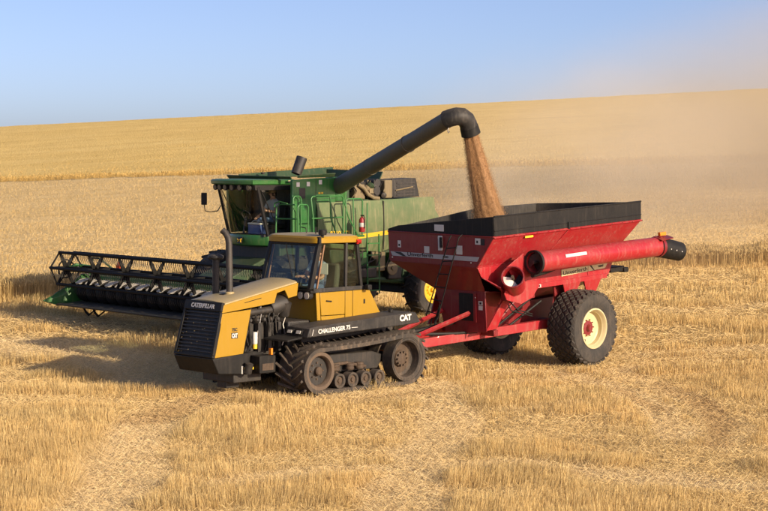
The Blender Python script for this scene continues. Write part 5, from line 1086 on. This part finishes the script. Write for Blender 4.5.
def joints(hand_l, hand_r, elb_l, elb_r, lean=.0, knee=.44):
    J = {'hip': (0, 0, 0, .155), 'waist': (-.02+lean*.3, 0, .20, .145), 'chest': (0+lean*.7, 0, .40, .16), 'collar': (.0+lean, 0, .53, .10), 'neck': (.02+lean, 0, .62, .058), 'head': (.045+lean, 0, .735, .095), 'crown': (.03+lean, 0, .80, .085), 'nose': (.135+lean, 0, .722, .022)}
    for s, sg, ha, eb in (('l', 1, hand_l, elb_l), ('r', -1, hand_r, elb_r)):
        J['sh'+s] = (lean, sg*.20, .50, .078); J['el'+s] = (*eb, .052); h = Vector(ha); e = Vector(eb); d = (h-e).normalized(); lat = Vector((0, 0, 1)).cross(d).normalized()
        w = h-d*.07; J['wr'+s] = (*w, .034); J['pa'+s] = (*h, .038)
        for k in range(4):
            q = h+d*.055+lat*(k-1.5)*.024; J['f%d%s' % (k, s)] = (*q, .011); q2 = q+d*(.035, .045, .042, .03)[k]+Vector((0, 0, -.03)); J['g%d%s' % (k, s)] = (*q2, .009)
        t = h-d*.02+lat*(.05 if sg < 0 else -.05); J['th'+s] = (*t, .013); J['ti'+s] = (*(t+d*.04), .010)
        J['hp'+s] = (.05, sg*.10, .0, .10); J['kn'+s] = (knee, sg*.14, .05, .068); J['an'+s] = (knee+.05, sg*.14, -.38, .048); J['to'+s] = (knee+.22, sg*.15, -.42, .042)
    return J
person('driver in a pale blue shirt at the wheel of the yellow tractor', T_TR @ Matrix.Translation((-.12, 0, 2.13)), joints((.50, .14, .25), (.50, -.16, .25), (.20, .27, .22), (.20, -.27, .22), .05), [M_SKIN, M_SHIRT, M_JEAN, M_DARK], M_CAPF)
person('driver in a light shirt and cap, seated in the green combine cab', T_CO @ Matrix.Translation((.74, .42, 2.80)), joints((.50, .16, .30), (.44, -.22, .10), (.22, .28, .24), (.18, -.27, .22), .05), [M_SKIN, M_SHIRT2, M_JEAN, M_DARK], M_CAPF)
# blue cooler on the cab floor behind the windscreen
CLR = empty('cooler_box', T_CO @ Matrix.Translation((1.30, .38, 2.44)), 'blue cooler with pale lid inside the combine windscreen', 'cooler')
MB().bb(-.16, .16, -.24, .24, 0, .26).build('tub', M_BLUE, CLR, .02); MB().bb(-.17, .17, -.25, .25, .262, .31).build('lid', M_WHT, CLR, .015)
MB().tube([(.0, -.26, .2), (.0, -.29, .3), (0, -.2, .36), (0, .2, .36), (0, .29, .3), (0, .26, .2)], .012, 6).build('handle', M_WHT, CLR)
# fire extinguisher hung on the platform rail
FE = empty('fire_extinguisher', T_CO @ Matrix.Translation((-1.03, 2.07, 2.50)), 'small red fire extinguisher hung on the combine handrail', 'fire extinguisher')
MB().lathe([(0, 0), (.075, 0), (.085, .02), (.085, .33), (.06, .39), (.025, .41), (.025, .44), (0, .44)], (0, 0, 0), (0, 0, 1), 20).build('bottle', M_RED, FE)
MB().box((0, .02, .46), (.04, .13, .03)).build('valve_lever', M_BLK, FE, .004); MB().lathe([(.086, .14), (.0875, .145), (.0875, .25), (.086, .255)], (0, 0, 0), (0, 0, 1), 20).build('paper_label', M_WHT, FE)
MB().tube([(0, .06, .45), (0, .12, .40), (0, .11, .2), (0, .1, .1)], .012, 6).build('hose', M_BLK, FE)
# ================================================================ FALLING GRAIN AND DUST
def grain():
    m, N, L, P = newmat('wheat_grain'); at = N.new('ShaderNodeAttribute'); at.attribute_name = 'tint'; L.new(at.outputs['Color'], P.inputs['Base Color']); P.inputs['Roughness'].default_value = .7
    top = T_CO @ Vector((-.25, 7.11, 5.26)); bot = T_CA @ Vector((.80, -.80, 3.25)); drop = (top-bot).z
    def axis(t):
        c = np.array(top)[None]*(1-t[:, None])+np.array(bot)[None]*t[:, None]; c[:, 2] = top.z-drop*t**1.08; c[:, 0] += .10*t*t; return c
    def rx(t): return .185+.26*t**1.1
    co = []; fs = []; tn = []; nv = 0
    # the packed heart of the stream: a column with falling folds in it
    NT, NA = 130, 56; tt = np.linspace(0, 1, NT); c = axis(tt); an = np.arange(NA)*2*math.pi/NA
    T_, A_ = np.meshgrid(tt, an, indexing='ij'); fold = fbm(A_*2.4+3, T_*1.6, 5)+.5*fbm(A_*7, T_*4, 9); rr = rx(T_)*(.74+.30*(fold-.5)+.05*fbm(A_*14, T_*30, 3))*np.where(T_ < .03, .95, 1)
    P_ = c[:, None]+np.stack([np.cos(A_)*rr, np.sin(A_)*rr*.85, .02*fold], -1); co.append(P_.reshape(-1, 3))
    i, j = np.meshgrid(np.arange(NT-1), np.arange(NA), indexing='ij'); j2 = (j+1) % NA; q = np.stack([i*NA+j, i*NA+j2, (i+1)*NA+j2, (i+1)*NA+j], -1).reshape(-1, 4); fs += [q[:, [0, 1, 2]], q[:, [0, 2, 3]]]
    tn.append((np.array([.34, .185, .078])[None]*(.75+.5*fbm(A_*5, T_*2.2, 77).reshape(-1, 1)))*(.92+.16*rng.random((NT*NA, 1)))); nv = NT*NA
    n = 85000; t = rng.random(n)**.8; a_ = rng.random(n)*6.283; sp = rng.normal(.74, .17, n)+.10*t*rng.standard_normal(n); st = .25*(fbm(a_*2.4+3, t*1.6, 5)-.5)
    p = axis(t)+np.stack([np.cos(a_), np.sin(a_)*.85, np.zeros(n)], 1)*(rx(t)*(sp+st))[:, None]
    l = .005+.006*rng.random(n); w = .0024+.0018*rng.random(n)
    base = np.array([(1, 0, -.6), (-.5, .87, -.6), (-.5, -.87, -.6), (0, 0, 1.)]); g_ = p[:, None]+base[None]*np.stack([w, w, l*1.3], 1)[:, None]
    tri = np.array([(0, 1, 3), (1, 2, 3), (2, 0, 3), (0, 2, 1)]); fs.append((nv+np.arange(n)[:, None, None]*4+tri[None]).reshape(-1, 3)); co.append(g_.reshape(-1, 3)); tn.append(np.repeat(tints(n, [(.36, .20, .088), (.32, .175, .072), (.40, .235, .105)], .06), 4, 0))
    co = np.concatenate(co); fs = np.concatenate(fs); tn = np.concatenate(tn)
    me = bpy.data.meshes.new('grain_stream'); me.vertices.add(len(co)); me.vertices.foreach_set('co', co.ravel().astype(np.float32)); me.loops.add(fs.size); me.loops.foreach_set('vertex_index', fs.ravel().astype(np.int32))
    me.polygons.add(len(fs)); me.polygons.foreach_set('loop_start', np.arange(0, fs.size, 3, dtype=np.int32)); me.update()
    a = me.attributes.new('tint', 'FLOAT_COLOR', 'POINT'); a.data.foreach_set('color', np.c_[tn, np.ones(len(tn))].ravel().astype(np.float32))
    me.materials.append(m); o = bpy.data.objects.new('grain_stream', me); COL.objects.link(o); tag(o, 'brown stream of wheat grain pouring from the auger spout into the cart', 'grain', kind='stuff')
grain()
def dust(name, c, r, dens, label, seed, col=(.90, .78, .58)):
    b = bmesh.new(); bmesh.ops.create_icosphere(b, subdivisions=4, radius=1); me = bpy.data.meshes.new(name); b.to_mesh(me); b.free()
    o = bpy.data.objects.new(name, me); COL.objects.link(o); o.location = c; o.scale = r; tag(o, label, 'dust', kind='stuff')
    m = bpy.data.materials.new(name+'_air'); m.use_nodes = True; N = m.node_tree.nodes; L = m.node_tree.links; N.remove(N['Principled BSDF'])
    pv = N.new('ShaderNodeVolumePrincipled'); pv.inputs['Color'].default_value = (*col, 1); pv.inputs['Anisotropy'].default_value = -.25
    tc = N.new('ShaderNodeTexCoord'); ln = N.new('ShaderNodeVectorMath'); ln.operation = 'LENGTH'; L.new(tc.outputs['Object'], ln.inputs[0])
    fo = N.new('ShaderNodeMapRange'); fo.interpolation_type = 'SMOOTHSTEP'; fo.inputs['From Min'].default_value = 1.; fo.inputs['From Max'].default_value = .15; L.new(ln.outputs['Value'], fo.inputs['Value'])
    no = N.new('ShaderNodeTexNoise'); no.inputs['Scale'].default_value = 2.6; no.inputs['Detail'].default_value = 3; mp = N.new('ShaderNodeMapping'); mp.inputs['Location'].default_value = (seed, seed*2, 0); L.new(tc.outputs['Object'], mp.inputs[0]); L.new(mp.outputs[0], no.inputs['Vector'])
    nr = N.new('ShaderNodeMapRange'); nr.inputs['From Min'].default_value = .36; nr.inputs['From Max'].default_value = .64; nr.inputs['To Min'].default_value = .18; L.new(no.outputs['Fac'], nr.inputs['Value'])
    mu = N.new('ShaderNodeMath'); mu.operation = 'MULTIPLY'; L.new(fo.outputs[0], mu.inputs[0]); L.new(nr.outputs[0], mu.inputs[1]); m2 = N.new('ShaderNodeMath'); m2.operation = 'MULTIPLY'; m2.inputs[1].default_value = dens; L.new(mu.outputs[0], m2.inputs[0])
    L.new(m2.outputs[0], pv.inputs['Density']); L.new(pv.outputs[0], N['Material Output'].inputs['Volume']); me.materials.append(m)
    m.cycles.volume_step_rate = 1.0 if hasattr(m.cycles, 'volume_step_rate') else 1.0
    return o
dust('dust_cloud', (25, 82, 4.5), (22.5, 27, 10), .13, 'pale tan dust cloud drifting off to the right behind the grain cart', 3, (.71, .63, .50))
dust('dust_cloud', (8, 64, 4.6), (9, 11, 5.5), .075, 'thinner dust billowing between the combine tail and the big cloud', 5, (.82, .73, .58))
dust('dust_puff', (2.9, 46.5, 3.2), (2.6, 3.0, 2.6), .16, 'thin dust blowing around the falling grain and combine tail', 8, (.71, .63, .50))
